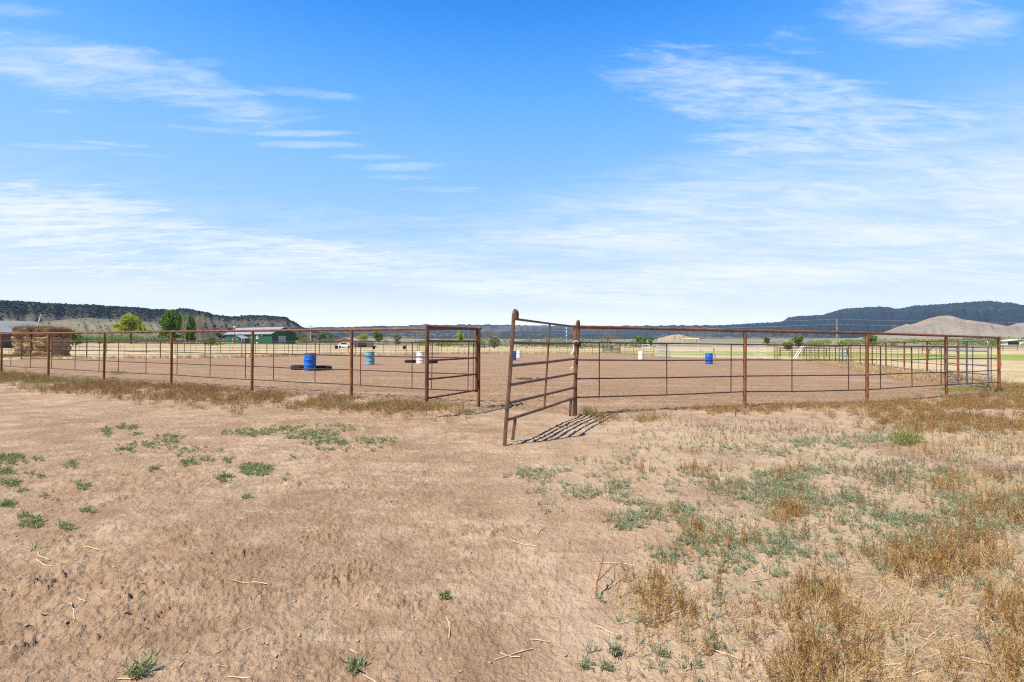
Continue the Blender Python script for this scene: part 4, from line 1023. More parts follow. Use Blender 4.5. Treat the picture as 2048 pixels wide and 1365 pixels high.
# ------------------------------------------------------------------ buildings
def gable(name, corner, b, W, L, eave, apex, label, wallm, roofm, over=.5, gablem=None):
    """gable shed: 'corner' is its near corner, gable wall along g, long wall along l"""
    g = Vector((math.cos(b), math.sin(b), 0)); l = Vector((-math.sin(b), math.cos(b), 0))
    t = thing(name, tuple(corner), label, 'building')
    P = lambda i, j, z: g * i + l * j + Vector((0, 0, z))
    m = MB(); m.add([P(0, 0, -.5), P(0, L, -.5), P(0, L, eave), P(0, 0, eave)], [(0, 1, 2, 3)]); m.build('side_wall', wallm, t, smooth=False); m = MB(); m.add([P(W, 0, -.5), P(W, L, -.5), P(W, L, eave), P(W, 0, eave)], [(3, 2, 1, 0)])
    m.build('side_wall', wallm, t, smooth=False)
    m = MB(); m.add([P(0, 0, -.5), P(W, 0, -.5), P(W, 0, eave), P(W / 2, 0, apex), P(0, 0, eave)], [(0, 1, 2, 3, 4)]); m.build('gable_wall', gablem or wallm, t, smooth=False); m = MB(); m.add([P(0, L, -.5), P(W, L, -.5), P(W, L, eave), P(W / 2, L, apex), P(0, L, eave)], [(4, 3, 2, 1, 0)])
    m.build('gable_wall', gablem or wallm, t, smooth=False)
    sl = (apex - eave) / (W / 2); o = over; th = .18
    rf = MB()
    for s in (0, 1):
        i0 = -o if s == 0 else W + o; z0 = eave - sl * o
        a = [P(i0, -o, z0), P(i0, L + o, z0), P(W / 2, L + o, apex), P(W / 2, -o, apex)]; up = Vector((0, 0, th))
        vs = a + [v + up for v in a]
        rf.add(vs, [(0, 1, 2, 3), (7, 6, 5, 4), (0, 4, 5, 1), (1, 5, 6, 2), (2, 6, 7, 3), (3, 7, 4, 0)])
    rf.build('roof', roofm, t, smooth=False)
    return t, P, g, l
c = gx(543.5, 200)
t, P, g, l = gable('green_barn', c, math.radians(60), 11, 33, 4.15, 6.9, 'long dark green metal barn with a pale roof and a beige overhead door', BARNG, ROOFM, .6)
def wall_box(name, i, j, z, wi, wj, h_, mat, par, ang=60):
    m = MB(); ctr = P(i, j, z); m.box(tuple(ctr), wi, wj, h_, math.radians(ang)); return m.build(name, mat, par, smooth=False)
dd = wall_box('garage_door', 4.6, -.06, 1.5, 3.4, .12, 3.6, DOORM, t)
for i in range(5): wall_box('panel_line', 4.6, -.13, .3 + i * .62, 3.4, .03, .04, TRIM, dd)
for j in (24.3, 13.3, 9.7):
    w_ = wall_box('window', -.05, j, 2.75, .1, 1.5, 1.7, TRIM, t); wall_box('pane', -.105, j, 2.75, .05, .62, 1.3, GLASS, w_)
wall_box('wall_lamp', -.2, 6.2, 3.3, .35, .3, .25, TRIM, t)
for j in (11.5, 8.6): wall_box('air_unit', -.5, j, .5, .9, .9, .9, TRIM, t)
p_ = MB()
z0 = 1.9
vs = [P(-3.2, 15.5, z0), P(-3.2, 22.5, z0), P(0, 22.5, z0 + .2), P(0, 15.5, z0 + .2), P(-3.2, 19, z0 + 1.3), P(0, 19, z0 + 1.5)]
p_.add(vs + [v + Vector((0, 0, .15)) for v in vs], [(0, 4, 5, 3), (4, 1, 2, 5), (9, 11, 10, 6), (11, 8, 7, 10), (0, 6, 10, 4), (4, 10, 7, 1), (0, 3, 9, 6), (1, 7, 8, 2)]); pr_ = p_.build('porch_roof', ROOFM, t, smooth=False)
for j in (15.8, 22.2):
    m = MB(); m.tube([P(-3.0, j, -.4), P(-3.0, j, z0 + .1)], .12, 8); m.build('post', TRIM, pr_)
wall_box('door', -.05, 19, .9, .1, 1.1, 2.3, TRIM, t)
# grey roofed shed behind the hay
c = gx(62, 96); b_ = math.radians(134)
gable('grey_shed', c, b_, 12, 26, 3.1, 5.2, 'dark walled shed with a broad grey roof behind the hay stack', DARKW, ROOFG, .8)
# small houses in the trees
c = gx(707, 150); tS, P, g, l = gable('open_shed', c, math.radians(20), 6, 5, 1.4, 2.5, 'small low shed with a pale lilac grey roof behind the teal barrel', TANW, ROOFM, .8)
wall_box('dark_door_panel', 2.6, -.04, .4, 2.4, .08, 1.6, GLASS, tS, 20)  # solid dark panel, its colour stands in for shade inside the doorway
c = gx(648, 230); gable('small_house', c, math.radians(15), 14, 8, 1.6, 3.0, 'low tan house with a grey roof right of the green barn', TANW, ROOFG, .6)
c = gx(674, 190); tS, P, g, l = gable('red_roof_shed', c, math.radians(-10), 7, 6, 1.6, 2.6, 'small shed with a faded red roof beside the white car', TANW, REDR, .5)
def dark_bay_panel(P):
    for nm, z, h_, y, mt in (('dark_bay_panel', .7, 1.3, -.05, GLASS), ('gate_board', .1, .6, -.12, REDR)):  # first box is a dark slab coloured as the bay's shaded inside
        m = MB(); m.box(tuple(P(2.0, y, z)), 3.2, .1, h_, math.radians(-12)); m.build(nm, mt, tS, smooth=False)
c = gx(2013, 170); tS, P, g, l = gable('loafing_shed', c, math.radians(-12), 9, 5, 1.5, 2.1, 'white roofed dark fronted shed at the right edge', TRIM, TRIM, .4)
dark_bay_panel(P)

# white car parked among the far sheds
c = gx(692, 140); t = thing('parked_car', tuple(c), 'small white car parked beyond the fence near the red roofed shed', 'car', None, math.radians(175))
def loft(secs):
    m = MB(); n_ = len(secs[0]); vs = [v for s in secs for v in s]; fs = []
    for i in range(len(secs) - 1):
        for j in range(n_): fs.append((i * n_ + j, i * n_ + (j + 1) % n_, (i + 1) * n_ + (j + 1) % n_, (i + 1) * n_ + j))
    fs.append(tuple(range(n_ - 1, -1, -1))); fs.append(tuple((len(secs) - 1) * n_ + j for j in range(n_))); m.add(vs, fs); return m
def sec(x, w, z0, z1): return [(x, -w, z0), (x, w, z0), (x, w * 1.02, (z0 + z1) / 2), (x, w * .9, z1), (x, -w * .9, z1), (x, -w * 1.02, (z0 + z1) / 2)]
loft([sec(-2.2, .7, .4, .75), sec(-2.0, .85, .3, .9), sec(-.9, .88, .28, .98), sec(1.2, .88, .28, .98), sec(2.0, .85, .3, .95), sec(2.25, .75, .4, .8)]).build('body', CARW, t)
cb = loft([sec(-1.0, .8, .95, .98), sec(-.4, .72, .95, 1.42), sec(1.1, .72, .95, 1.42), sec(1.8, .78, .95, .98)]).build('cabin', CARW, t)
for s in (-1, 1): MB().box((.35, s * .76, 1.2), 1.7, .04, .3).build('side_window', GLASS, cb, smooth=False)
for x in (-1.35, 1.4):
    for s in (-1, 1):
        m = MB(); m.lathe([(.0, -.1), (.22, -.1), (.33, -.08), (.33, .08), (.22, .1), (0, .1)], n=18); o = m.build('wheel', RUBBER, t, loc=(x, s * .82, .33)); o.rotation_euler = (PI / 2, 0, 0)

# ------------------------------------------------------------------ poles and wires
def upole(px_, ytop, Y_, mat, r, label, arm=0, cap=None):
    c = gx(px_, Y_); top = at(px_ + (694 - ytop) * .0075, ytop, Y_).z - c.z
    t = thing('utility_pole', tuple(c), label, 'utility pole', 'poles beyond the arena')
    m = MB(); m.tube([Vector((0, 0, -.5)), Vector((0, 0, top))], [r, r * .75], 8); m.build('shaft', mat, t)
    if arm:
        MB().box((0, -.12, top - .5), arm, .12, .14).build('crossarm', mat, t, smooth=False)
        for s in (-1, 0, 1): MB().lathe([(0, 0), (.06, 0), (.07, .1), (.03, .18), (0, .18)], (s * arm * .42, -.12, top - .43), 8).build('insulator', TRIM, t)
    if cap: MB().box((0, -.1, top), cap, cap, cap * .8).build('lamp_head', TRIM, t, smooth=False)
    return c, top
upole(621, 650, 175, POLEG, .15, 'pale utility pole with a crossarm right of the green barn', 2.4)
upole(469, 654, 170, RUST, .10, 'thin rusty pole topped by a white lamp before the green barn', 0, .6)
upole(937, 648, 190, POLEW, .13, 'reddish wooden pole rising behind the left gate leaf', .0)
cR, tR = upole(1674, 638, 165, POLEW, .19, 'tall bare wooden pole carrying wires before the dark mountain', .0)
c = gx(1133, 260); t = thing('antenna_mast', tuple(c), 'thin white mast with stacked white drums seen over the gate', 'mast')
zz_ = at(1133, 656, 260).z - c.z
MB().tube([Vector((0, 0, 0)), Vector((0, 0, zz_))], .07, 6).build('shaft', TRIM, t)
for f in (.98, .75, .52): MB().lathe([(0, -.3), (.36, -.3), (.36, .3), (0, .3)], (0, 0, zz_ * f), 10).build('drum', TRIM, t)
for (dz, lb) in ((0.0, 'upper thin wire strung from the tall wooden pole across the mountain'), (-1.75, 'lower thin wire strung from the tall wooden pole across the mountain')):
    m = MB(); a = cR + Vector((0, 0, tR + dz - .1))
    for (e, sag) in ((Vector((-150, 40, -1.5)), 1.2), (Vector((160, -10, .5)), 1.2)):
        q = [a + e * (i / 12) + Vector((0, 0, -4 * sag * (i / 12) * (1 - i / 12))) for i in range(13)]; m.tube([v - a for v in q], .016, 5)
    o = m.build('power_line', SILVER, None, loc=tuple(a)); tag(o, lb, 'wire', 'wires of the tall pole')

# ------------------------------------------------------------------ trees and bushes
def leaf_cloud(lobes, n, size, seed, density_edge=.5):
    """leaf quads filling lumpy lobes [(centre, radii)], with gaps"""
    r = np.random.default_rng(seed); VV = []; TT = []
    vol = np.array([l_[1][0] * l_[1][1] * l_[1][2] for l_ in lobes]) ** .75; vol = vol / vol.sum()
    for (c_, rad), w in zip(lobes, vol):
        k_ = max(12, int(n * w)); d = r.normal(size=(k_, 3)); d /= np.linalg.norm(d, axis=1)[:, None]
        rr_ = r.random(k_) ** (1 / 2.2)
        p = np.array(c_) + d * np.array(rad) * rr_[:, None]
        sub = fbm(p[:, 0] * 1.1 + p[:, 2] * .7, p[:, 1] * 1.1 - p[:, 2] * .9, seed, 3)
        keep = sub > .40; p = p[keep]; k_ = len(p)
        nrm = r.normal(size=(k_, 3)); nrm /= np.linalg.norm(nrm, axis=1)[:, None]
        a = np.cross(nrm, r.normal(size=(k_, 3))); a /= np.linalg.norm(a, axis=1)[:, None]; b = np.cross(nrm, a)
        s = size * r.uniform(.6, 1.4, k_)[:, None]
        VV.append(np.stack([p - a * s, p - b * s * .55, p + a * s, p + b * s * .55], 1).reshape(-1, 3)); TT.append(np.repeat(r.uniform(0, 1, k_), 4))
    V = np.concatenate(VV); return V, np.concatenate(TT)

def limbs(m, base, h, r, spread, n, seed, lean=(0, 0), twigs=0):
    r_ = random.Random(seed); base = Vector(base)
    top = base + Vector((lean[0], lean[1], h * .55)); mid = base.lerp(top, .5) + Vector((r_.uniform(-.1, .1) * h * .2, 0, 0))
    m.tube([base, mid, top], [r, r * .8, r * .6], 8)
    for i in range(n):
        a = 2 * PI * i / n + r_.uniform(-.4, .4); s0 = base.lerp(top, r_.uniform(.55, 1)); e = s0 + Vector((math.cos(a) * spread * r_.uniform(.5, 1), math.sin(a) * spread * r_.uniform(.5, 1), h * r_.uniform(.22, .45)))
        k_ = s0.lerp(e, .5) + Vector((0, 0, h * .04)); m.tube([s0, k_, e], [r * .5, r * .32, r * .12], 6)
        for j in range(twigs):
            q = s0.lerp(e, r_.uniform(.3, 1)); m.tube([q, q + Vector((r_.uniform(-1, 1) * spread * .35, r_.uniform(-1, 1) * spread * .35, h * r_.uniform(.08, .25)))], [r * .14, r * .05], 5)

TL = leafmat('spring green leaves', [(0, (.24, .31, .018)), (.5, (.40, .48, .03)), (1, (.58, .62, .09))], .3)
TD = leafmat('deep green leaves', [(0, (.06, .16, .012)), (.5, (.125, .265, .02)), (1, (.24, .38, .04))], .28)
TG = leafmat('grey green olive leaves', [(0, (.155, .20, .105)), (.5, (.26, .30, .18)), (1, (.40, .42, .29))], .25)
TM = leafmat('mid green leaves', [(0, (.09, .16, .025)), (.5, (.165, .25, .045)), (1, (.28, .35, .09))], .28)
TY = leafmat('yellow green brush', [(0, (.12, .17, .02)), (.5, (.20, .26, .04)), (1, (.32, .36, .09))], .28)
TB = leafmat('bare twig tips', [(0, (.26, .19, .13)), (.5, (.36, .27, .19)), (1, (.46, .36, .27))], .1)

def tree(name, px_, Y_, h, w, mat, label, cat='tree', seed=1, n=2600, size=.22, trunk=.25, bark=None, lobes=None, group='trees and bushes beyond the arena', trunkh=.22, nl=9):
    c = gx(px_, Y_); t = thing(name, tuple(c), label, cat, group); r_ = random.Random(seed)
    if lobes is None:
        lobes = []
        for i in range(nl):
            a = r_.uniform(0, 2 * PI); q = r_.uniform(0, .32) * w; z = h * r_.uniform(trunkh + .15, .84)
            k_ = 1 - abs(z / h - .55) * .8
            lobes.append(((q * math.cos(a) * k_, q * math.sin(a) * k_, z), (w * r_.uniform(.17, .27), w * r_.uniform(.17, .27), h * r_.uniform(.10, .17))))
        lobes.append(((0, 0, h * .6), (w * .3, w * .3, h * .26)))
    V, T = leaf_cloud(lobes, n, size, seed)
    np_mesh('crown', V, np.arange(len(V)).reshape(-1, 4), mat, {'tint': T}, t)
    m = MB(); limbs(m, (0, 0, -.2), h, trunk, w * .3, 6, seed); m.build('trunk', bark or BARK, t)
    return t
# light green tree with its low left branch
tree('spring_tree', 262, 160, 10.2, 9, TL, 'round light yellow green tree left of the dark green one', seed=3, n=6500, size=.26, trunk=.28,
     lobes=[((-.4, 0, 8.0), (2.6, 2.4, 1.7)), ((-1.2, 0, 6.6), (2.2, 2, 1.5)), ((1.0, .2, 7.0), (2.0, 2, 1.5)), ((-4.4, 0, 5.7), (1.6, 1.3, .9)), ((-2.3, -.3, 4.3), (2.0, 1.8, 1.3)), ((.2, .4, 4.6), (1.4, 1.5, 1.2)), ((3.8, 0, 5.6), (1.6, 1.4, 1.2)), ((3.0, .2, 4.2), (1.6, 1.4, 1.1)), ((5.4, 0, 3.9), (1.7, 1.4, .8)), ((1.9, 0, 5.6), (1.0, 1, .6))])
tree('cottonwood_tree', 342, 170, 12.4, 7, TD, 'tall dark green bushy tree, larger of the two dark ones', seed=5, n=9000, size=.27, trunk=.3,
     lobes=[((0, 0, 10.4), (1.9, 1.8, 1.6)), ((-1.4, 0, 9.2), (1.7, 1.6, 1.7)), ((1.6, .3, 9.2), (1.8, 1.6, 1.7)), ((-2.2, 0, 7.4), (1.7, 1.6, 1.7)), ((2.2, 0, 7.2), (1.6, 1.6, 1.7)), ((0, -.4, 7.6), (2.2, 2, 2.4)), ((-.9, .2, 5.3), (2.2, 1.8, 1.8)), ((1.4, 0, 5.0), (1.6, 1.6, 1.6)), ((-2.4, 0, 3.8), (1.5, 1.4, 1.2)), ((.4, 0, 2.6), (2.6, 1.8, 1.4)), ((.5, 0, 11.3), (.9, .8, .7))])
tree('cottonwood_tree', 375, 176, 10.6, 5, TD, 'narrow dark green tree with pale dead branches in front', seed=9, n=5600, size=.26, trunk=.24,
     lobes=[((.2, 0, 8.8), (1.9, 1.5, 1.5)), ((1.4, 0, 7.2), (1.8, 1.5, 1.8)), ((-.5, 0, 6.2), (2.2, 1.6, 2.0)), ((1.5, 0, 4.6), (1.6, 1.4, 1.5)), ((-.6, 0, 3.2), (2.4, 1.6, 1.6)), ((1.2, 0, 1.9), (1.9, 1.5, 1.2))])
def bare_tree(px_, Y_, h, w, label, seed, n=9, tw=7, mat=BARKPALE, tips=1600, tipmat=None):
    c = gx(px_, Y_); t = thing('bare_tree', tuple(c), label, 'tree', 'trees and bushes beyond the arena')
    m = MB(); limbs(m, (0, 0, -.2), h, h * .018, w * .42, n, seed, twigs=tw); m.build('trunk', mat, t)
    r_ = np.random.default_rng(seed); V, T = leaf_cloud([((0, 0, h * .66), (w * .40, w * .36, h * .32)), ((0, 0, h * .4), (w * .3, w * .3, h * .22))], tips, .10, seed)
    np_mesh('crown', V, np.arange(len(V)).reshape(-1, 4), tipmat or TB, {'tint': T}, t)
bare_tree(401, 165, 10.6, 4.6, 'pale leafless tree right of the dark green trees', 4, 11, 9)
bare_tree(369, 164, 9.4, 3.4, 'pale leafless tree in front of the narrow dark green tree', 6, 8, 8, tips=900)
bare_tree(1215, 150, 6.2, 9.5, 'dark leafless spreading tree behind the right fence near the gate', 12, 12, 8, mat=BARK, tips=500)
bare_tree(1857, 60, 2.9, 3.4, 'small dark leafless tree behind the right side fence', 15, 8, 6, mat=BARK, tips=60)
bare_tree(983, 175, 6.4, 9, 'reddish grey leafless tree right of the left gate post', 18, 11, 9, mat=BARK, tips=2600)
TR = [('leafy_tree', 921, 175, 6.4, 3.8, TL, 'slim light green tree seen through the left gate leaf', 2000), ('leafy_tree', 757, 200, 5.8, 6.2, TM, 'round mid green tree above the teal barrel', 2600), ('leafy_tree', 725, 230, 5.0, 8, TL, 'low yellow green tree behind the lilac roofed shed', 1800),
      ('olive_tree', 794, 190, 5.2, 6, TG, 'pale silvery olive tree between the teal and white barrels', 2400), ('leafy_tree', 643, 240, 5.6, 6, TM, 'green tree behind the low tan house', 2000), ('leafy_tree', 607, 250, 4.4, 7, TM, 'low green tree just right of the green barn', 1500), ('leafy_tree', 662, 245, 4.2, 4, TM, 'small green tree right of the low tan house', 1000),
      ('shrub', 1576, 132, 2.7, 4.6, TM, 'green bush left of the leaning white ladder', 1700), ('shrub', 1597, 170, 4.6, 6, TM, 'green bush rising behind the leaning white ladder', 1800), ('shrub', 1534, 220, 4.6, 5, TM, 'small green bush above the right end of the silver chute', 1200),
      ('shrub', 1277, 190, 4.2, 6, TD, 'dark green rounded bush above the white barrel by the chute, left of three', 1200), ('shrub', 1288, 196, 4.4, 3.6, TD, 'dark green rounded bush above the white barrel by the chute, middle of three', 900), ('shrub', 1301, 196, 4.4, 3.6, TD, 'dark green rounded bush above the white barrel by the chute, right of three', 900),
      ('olive_tree', 990, 150, 4.2, 4.6, TG, 'pale olive bush standing against the leafless tree by the left gate', 2200), ('shrub', 424, 150, 3.2, 3.6, TM, 'small green bush left of the green barn', 1100), ('olive_tree', 411, 152, 2.6, 4, TG, 'low silvery bush beside the small green bush left of the barn', 900),
      ('shrub', 1740, 190, 4.6, 9, TM, 'broad green bush beyond the right side fence under the mountain', 1500), ('shrub', 146, 120, 4.4, 7, TM, 'dark green bush just right of the hay stack', 2200)]
for i, (nm, px_, Y_, h_, w_, mt, lb, n_) in enumerate(TR):
    tree(nm, px_, Y_, h_, w_, mt, lb, 'bush' if nm == 'shrub' else 'tree', 30 + i, n_, .2 if Y_ < 160 else .24, .14, trunkh=.05 if nm in ('shrub', 'olive_tree') else .2)
# masses of brush that nobody could count
def brush(name, strips, mat, label, seed):
    r_ = np.random.default_rng(seed); lobes = []
    for (p0, p1, Y0, Y1, h_, n_) in strips:
        for i in range(n_):
            px_ = r_.uniform(p0, p1); Y_ = r_.uniform(Y0, Y1); c = gx(px_, Y_); hh = h_ * r_.uniform(.6, 1.25); ww = hh * r_.uniform(.7, 1.5)
            lobes.append(((c.x, c.y, c.z + hh * .42), (ww, ww, hh * .55)))
    V, T = leaf_cloud(lobes, len(lobes) * 190, .27, seed)
    o = np_mesh(name, V, np.arange(len(V)).reshape(-1, 4), mat, {'tint': T}); tag(o, label, kind='stuff')
brush('shrubbery', [(150, 430, 150, 190, 2.3, 22), (820, 1000, 170, 230, 2.6, 16), (1240, 1330, 190, 230, 2.2, 8), (1700, 2150, 200, 300, 2.6, 20), (1560, 1720, 170, 230, 2.2, 10), (-250, 30, 140, 180, 3, 10), (600, 720, 230, 270, 2.6, 9)], TM, 'mid green brush along the far edge of the pasture', 61)
brush('undergrowth', [(150, 440, 160, 200, 2.0, 20), (860, 1240, 150, 240, 3.0, 46), (1140, 1330, 160, 240, 1.8, 20), (1540, 1800, 190, 300, 2.2, 22), (1900, 2200, 210, 330, 2.4, 12), (640, 860, 210, 260, 2.2, 16)], TG, 'silvery grey green brush beyond the pasture', 67)
brush('treeline', [(1860, 2200, 165, 200, 2.9, 26), (140, 330, 190, 215, 2.8, 14), (1740, 1860, 175, 220, 1.8, 8)], TY, 'bright yellow green brush beyond the pasture', 71)
# juniper woodland on the mesa and ridges: thousands of dots
def junipers(name, V, rise, n, lo, hi, size, mat, label, seed):
    r_ = np.random.default_rng(seed); i = r_.integers(0, V.shape[0], n); j = r_.integers(0, V.shape[1], n)
    P_ = V[i, j] + 0; e = rise[i, j]; pr_ = np.clip((e - lo) / (hi - lo), .02, 1); k_ = r_.random(n) < pr_; P_ = P_[k_]; n = len(P_)
    P_[:, :2] += r_.normal(size=(n, 2)) * size; s = size * r_.uniform(.5, 1.3, n)
    base = np.array([(1, 0, .45), (.31, .95, .45), (-.81, .59, .45), (-.81, -.59, .45), (.31, -.95, .45), (0, 0, 1.25), (0, 0, -.4)])
    tri = np.array([(0, 1, 5), (1, 2, 5), (2, 3, 5), (3, 4, 5), (4, 0, 5), (1, 0, 6), (2, 1, 6), (3, 2, 6), (4, 3, 6), (0, 4, 6)])
    VV = P_[:, None, :] + base[None] * s[:, None, None] * r_.uniform(.7, 1.3, (n, 7, 1)); T = (np.arange(n) * 7)[:, None, None] + tri[None]
    o = np_mesh(name, VV.reshape(-1, 3), T.reshape(-1, 3), mat, {'tint': np.repeat(r_.random(n), 7)}, tris=True); tag(o, label, kind='stuff')
JUN = leafmat('juniper green', [(0, (.014, .024, .012)), (.5, (.022, .034, .017)), (1, (.04, .05, .027))], .0, .9)
V_, r__ = HILLS['hill5']; junipers('woodland', V_, r__, 30000, .48, .66, 1.6, JUN, 'dark juniper woodland covering the top of the mesa', 81)
V_, r__ = HILLS['hill8']; junipers('forest', V_, r__, 12000, .55, .95, 1.7, JUN, 'dark juniper woodland on the brown ridge behind the barn', 83)
V_, r__ = HILLS['hill13']; junipers('vegetation', V_, r__, 900, -.5, 1.6, .7, JUN, 'scattered dark shrubs on the sage foothill', 85)
V_, r__ = HILLS['mountain3']; junipers('woods', V_, r__, 16000, .2, .9, 2.6, JUN, 'dark forest on the high mountain at the right', 87)

# ------------------------------------------------------------------ haze: one closed box of air
m = MB(); m.box((0, 0, 219), 10400, 10400, 442)
mh = bpy.data.materials.new('valley haze'); mh.use_nodes = True; nt = mh.node_tree; nt.nodes.clear()
ou = nt.nodes.new('ShaderNodeOutputMaterial'); pv = nt.nodes.new('ShaderNodeVolumePrincipled'); nt.links.new(pv.outputs[0], ou.inputs['Volume'])
pv.inputs['Color'].default_value = (.40, .62, 1, 1); pv.inputs['Density'].default_value = .00009; pv.inputs['Anisotropy'].default_value = 0.0
mh.volume_intersection_method = 'FAST' if hasattr(mh, 'volume_intersection_method') else None
o = m.build('haze', mh, None, smooth=False); tag(o, kind='stuff')

# ------------------------------------------------------------------ sky
SUN_EL = math.radians(53.5); sd = Vector((-1.01, -.76, 0)).normalized()
W_ = bpy.data.worlds.new('World'); S.world = W_; W_.use_nodes = True; nt = W_.node_tree; nt.nodes.clear(); k = NB(nt)
out = k.n('ShaderNodeOutputWorld'); bg = k.n('ShaderNodeBackground'); nt.links.new(bg.outputs[0], out.inputs[0])
sky = k.n('ShaderNodeTexSky', sky_type='NISHITA'); sky.sun_disc = False; sky.sun_elevation = SUN_EL; sky.sun_rotation = math.atan2(sd.x, sd.y)
sky.altitude = 1600; sky.air_density = 1.0; sky.dust_density = .6; sky.ozone_density = 2.5
dirv = k.n('ShaderNodeTexCoord').outputs['Generated']; sx = k.n('ShaderNodeSeparateXYZ'); nt.links.new(dirv, sx.inputs[0])
x_, y_, z_ = sx.outputs
az = k.m('ARCTAN2', x_, y_); el = k.m('ARCSINE', z_)
# deep western blue: the sky model tinted by elevation, paler to the horizon, overhead darkened to cut blue ambient
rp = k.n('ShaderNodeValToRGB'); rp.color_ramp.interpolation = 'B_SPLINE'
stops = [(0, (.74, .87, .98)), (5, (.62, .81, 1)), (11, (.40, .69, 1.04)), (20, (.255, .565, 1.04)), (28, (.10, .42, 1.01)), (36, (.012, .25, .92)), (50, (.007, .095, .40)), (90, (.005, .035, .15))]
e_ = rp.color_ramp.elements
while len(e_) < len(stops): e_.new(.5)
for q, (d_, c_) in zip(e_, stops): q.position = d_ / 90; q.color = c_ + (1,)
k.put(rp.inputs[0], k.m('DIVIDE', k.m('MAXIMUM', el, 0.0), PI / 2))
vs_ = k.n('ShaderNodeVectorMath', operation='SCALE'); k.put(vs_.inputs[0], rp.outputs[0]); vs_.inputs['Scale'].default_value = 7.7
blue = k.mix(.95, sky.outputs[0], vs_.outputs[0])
# cirrus: noise on a high flat layer, stretched along the wind
den = k.m('ADD', k.m('MAXIMUM', z_, 0.0), .10)
cb = k.n('ShaderNodeCombineXYZ'); k.put(cb.inputs[0], k.m('DIVIDE', x_, den)); k.put(cb.inputs[1], k.m('DIVIDE', y_, den))
def rot(vec, a, sxyz):
    mp = k.n('ShaderNodeMapping'); k.put(mp.inputs[0], vec); mp.inputs['Rotation'].default_value = (0, 0, a); mp.inputs['Scale'].default_value = sxyz; return mp.outputs[0]
pl = cb.outputs[0]
streak = k.noise(rot(pl, .16, (.9, 3.6, 1)), 1.6, 8, .62, .7)
wisp = k.noise(rot(pl, -.55, (1.2, 4.2, 1)), 1.9, 8, .66, 1.1)
fine = k.noise(rot(pl, -.35, (2.4, 8, 1)), 2.4, 6, .65, .6)
soft = k.noise(rot(pl, .05, (.5, 1.4, 1)), 1.1, 4, .5, .3)
yy_ = k.m('MAXIMUM', y_, .05); GU = k.m('DIVIDE', x_, yy_); GV = k.m('DIVIDE', z_, yy_)
def dpx(px_, py_):
    v = ray(px_, py_).normalized(); return math.atan2(v.x, v.y), math.asin(v.z)
def blob(px_, py_, rx, ry, tilt=0.0):
    u = k.m('SUBTRACT', GU, (px_ - CX) / F); v = k.m('SUBTRACT', GV, (694 - py_) / F); ra = rx / F; re = ry / F; ct, st = math.cos(tilt), math.sin(tilt)
    U = k.m('DIVIDE', k.m('ADD', k.m('MULTIPLY', u, ct), k.m('MULTIPLY', v, st)), ra); Vv = k.m('DIVIDE', k.m('SUBTRACT', k.m('MULTIPLY', v, ct), k.m('MULTIPLY', u, st)), re)
    q = k.m('ADD', k.m('MULTIPLY', U, U), k.m('MULTIPLY', Vv, Vv)); return k.sm(q, 0.0, 1.6, 1.0, 0.0)
def mx(*a):
    r = a[0]
    for b in a[1:]: r = k.m('MAXIMUM', r, b)
    return r
def mul(a, b): return k.m('MULTIPLY', a, b)
def edge(n_, mask, lo, hi, a, cut=.55):
    """cloud that thins out along its own fibres where the mask fades"""
    return mul(k.sm(k.m('ADD', n_, mul(k.m('SUBTRACT', mask, 1.0), cut)), lo, hi, 0, a), k.sm(mask, 0, .25))
left = mx(blob(120, 130, 420, 90, -.17), blob(330, 170, 380, 75, -.30), mul(blob(420, 205, 330, 50, -.16), .85), mul(blob(30, 45, 220, 60, -.2), .75))
right = mx(blob(1560, 190, 480, 110, -.2), blob(1720, 260, 460, 100, .05), mul(blob(1430, 200, 300, 70, -.25), .95), mul(blob(1950, 290, 380, 120, .2), .9), mul(blob(1560, 120, 160, 110, .7), .75))
topr = blob(1830, 15, 260, 100, -.1)
small = mx(blob(590, 268, 130, 9, .01), blob(610, 291, 140, 9, .0), blob(805, 334, 100, 11, .03), mul(blob(800, 356, 100, 7), .8), mul(blob(730, 314, 110, 7), .75), mul(blob(405, 127, 55, 12), .8), mul(blob(110, 298, 150, 8, -.03), .8), mul(blob(230, 293, 110, 6, -.06), .75), mul(blob(420, 262, 160, 8, -.08), .75), mul(blob(230, 255, 130, 7, -.02), .75), mul(blob(900, 378, 140, 9), .7), mul(blob(120, 228, 90, 7), .65), mul(blob(600, 185, 140, 14, -.1), .75), mul(blob(260, 313, 90, 6, -.05), .7))
mixf = k.m('MULTIPLY_ADD', fine, .5, k.m('MULTIPLY', streak, .5)); mixw = k.m('MULTIPLY_ADD', fine, .55, k.m('MULTIPLY', wisp, .45))
lowl = mx(blob(100, 450, 480, 110, -.05), blob(600, 512, 520, 60, -.10), mul(blob(250, 545, 620, 36), .95), mul(blob(120, 395, 300, 40), .8))
cl = mx(edge(k.m('MULTIPLY_ADD', mixf, .7, k.m('MULTIPLY', wisp, .3)), lowl, .30, .62, .88), edge(mixf, left, .30, .74, .62), edge(mixw, right, .30, .72, .60), edge(mixw, topr, .28, .75, .5), edge(mixf, small, .22, .80, .55, .42))
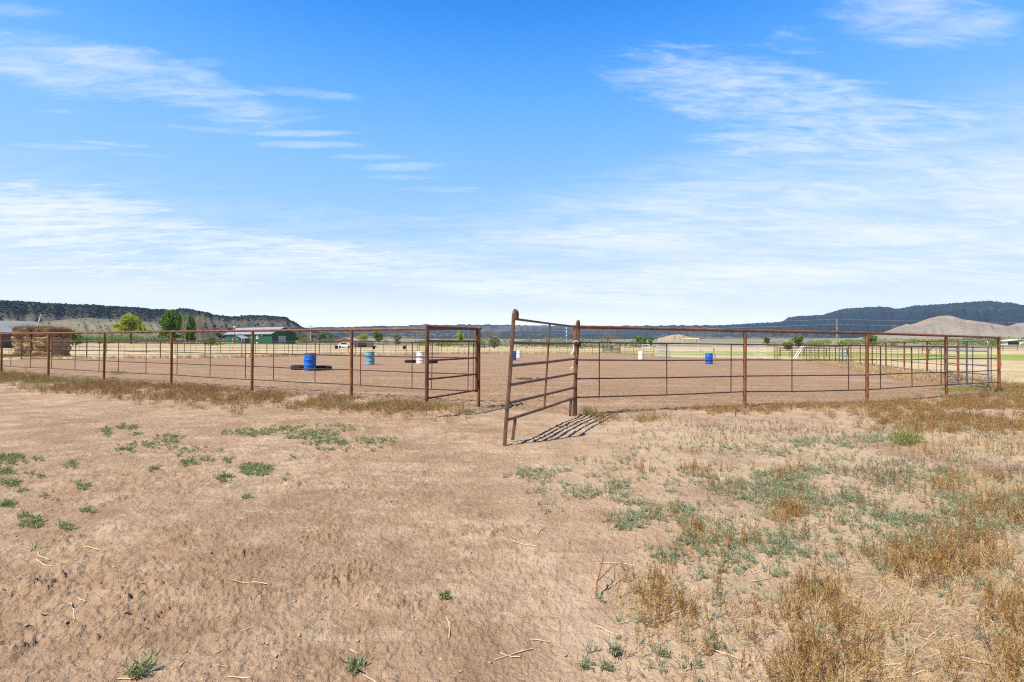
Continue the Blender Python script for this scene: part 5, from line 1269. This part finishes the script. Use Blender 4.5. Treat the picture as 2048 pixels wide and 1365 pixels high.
# broad band of thin cloud towards the horizon, higher on the right
lim = k.sm(GU, (700 - CX) / F, (1500 - CX) / F, math.atan((694 - 415) / F / 1.15), math.atan((694 - 335) / F))
lim = k.m('ADD', lim, mul(k.m('SUBTRACT', wisp, .5), .10))
bandm = k.sm(k.m('SUBTRACT', lim, el), -.05, .13)
bandn = k.sm(k.m('MULTIPLY_ADD', soft, .45, k.m('MULTIPLY_ADD', wisp, .30, k.m('MULTIPLY', mixf, .25))), .36, .64)
bandr = k.sm(GU, (700 - CX) / F, (1100 - CX) / F, .80, .95)
cl = mx(cl, mul(mul(bandm, bandr), k.m('MULTIPLY_ADD', bandn, .66, .26)))
hor = k.sm(el, dpx(1024, 670)[1], dpx(1024, 510)[1], .97, 0.0)
cl = mx(cl, mul(hor, k.m('MULTIPLY_ADD', soft, .5, .72)))
front = k.sm(y_, -.25, .25, 0, 1)      # clouds left out of the unseen half behind, to cut ambient light
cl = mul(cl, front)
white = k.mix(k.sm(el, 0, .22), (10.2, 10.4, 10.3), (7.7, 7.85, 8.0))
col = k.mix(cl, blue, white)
col = k.mix(k.m('SUBTRACT', 1.0, front), col, k.mix(.75, blue, (.25, .55, 1.2)))  # unseen sky behind the camera darkened to keep shaded faces dark
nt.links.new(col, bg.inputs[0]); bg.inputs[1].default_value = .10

sun = bpy.data.lights.new('sun', 'SUN'); sun.energy = 5.0; sun.angle = math.radians(.53); sun.color = (1, .945, .86)
so = bpy.data.objects.new('sun', sun); C.objects.link(so)
sdir = Vector((sd.x * math.cos(SUN_EL), sd.y * math.cos(SUN_EL), math.sin(SUN_EL))); so.rotation_euler = sdir.to_track_quat('Z', 'Y').to_euler(); so.location = sdir * 50

# ------------------------------------------------------------------ camera and render settings
cam = bpy.data.cameras.new('camera'); co = bpy.data.objects.new('camera', cam); C.objects.link(co)
cam.sensor_fit = 'HORIZONTAL'; cam.sensor_width = 36; cam.lens = 36 * F / 2048; cam.clip_start = .05; cam.clip_end = 30000
M4 = Matrix((RT, UP, -FW)).transposed().to_4x4(); M4.translation = CAM; co.matrix_world = M4
S.camera = co
S.view_settings.view_transform = 'Standard'; S.view_settings.look = 'None'; S.view_settings.exposure = .5; S.view_settings.gamma = 1
S.render.engine = 'CYCLES'
S.cycles.use_denoising = False
S.cycles.filter_width = 1.15
S.cycles.max_bounces = 6; S.cycles.diffuse_bounces = 2; S.cycles.glossy_bounces = 2; S.cycles.transmission_bounces = 3; S.cycles.volume_bounces = 0; S.cycles.transparent_max_bounces = 6
S.cycles.use_adaptive_sampling = True; S.cycles.adaptive_threshold = .01
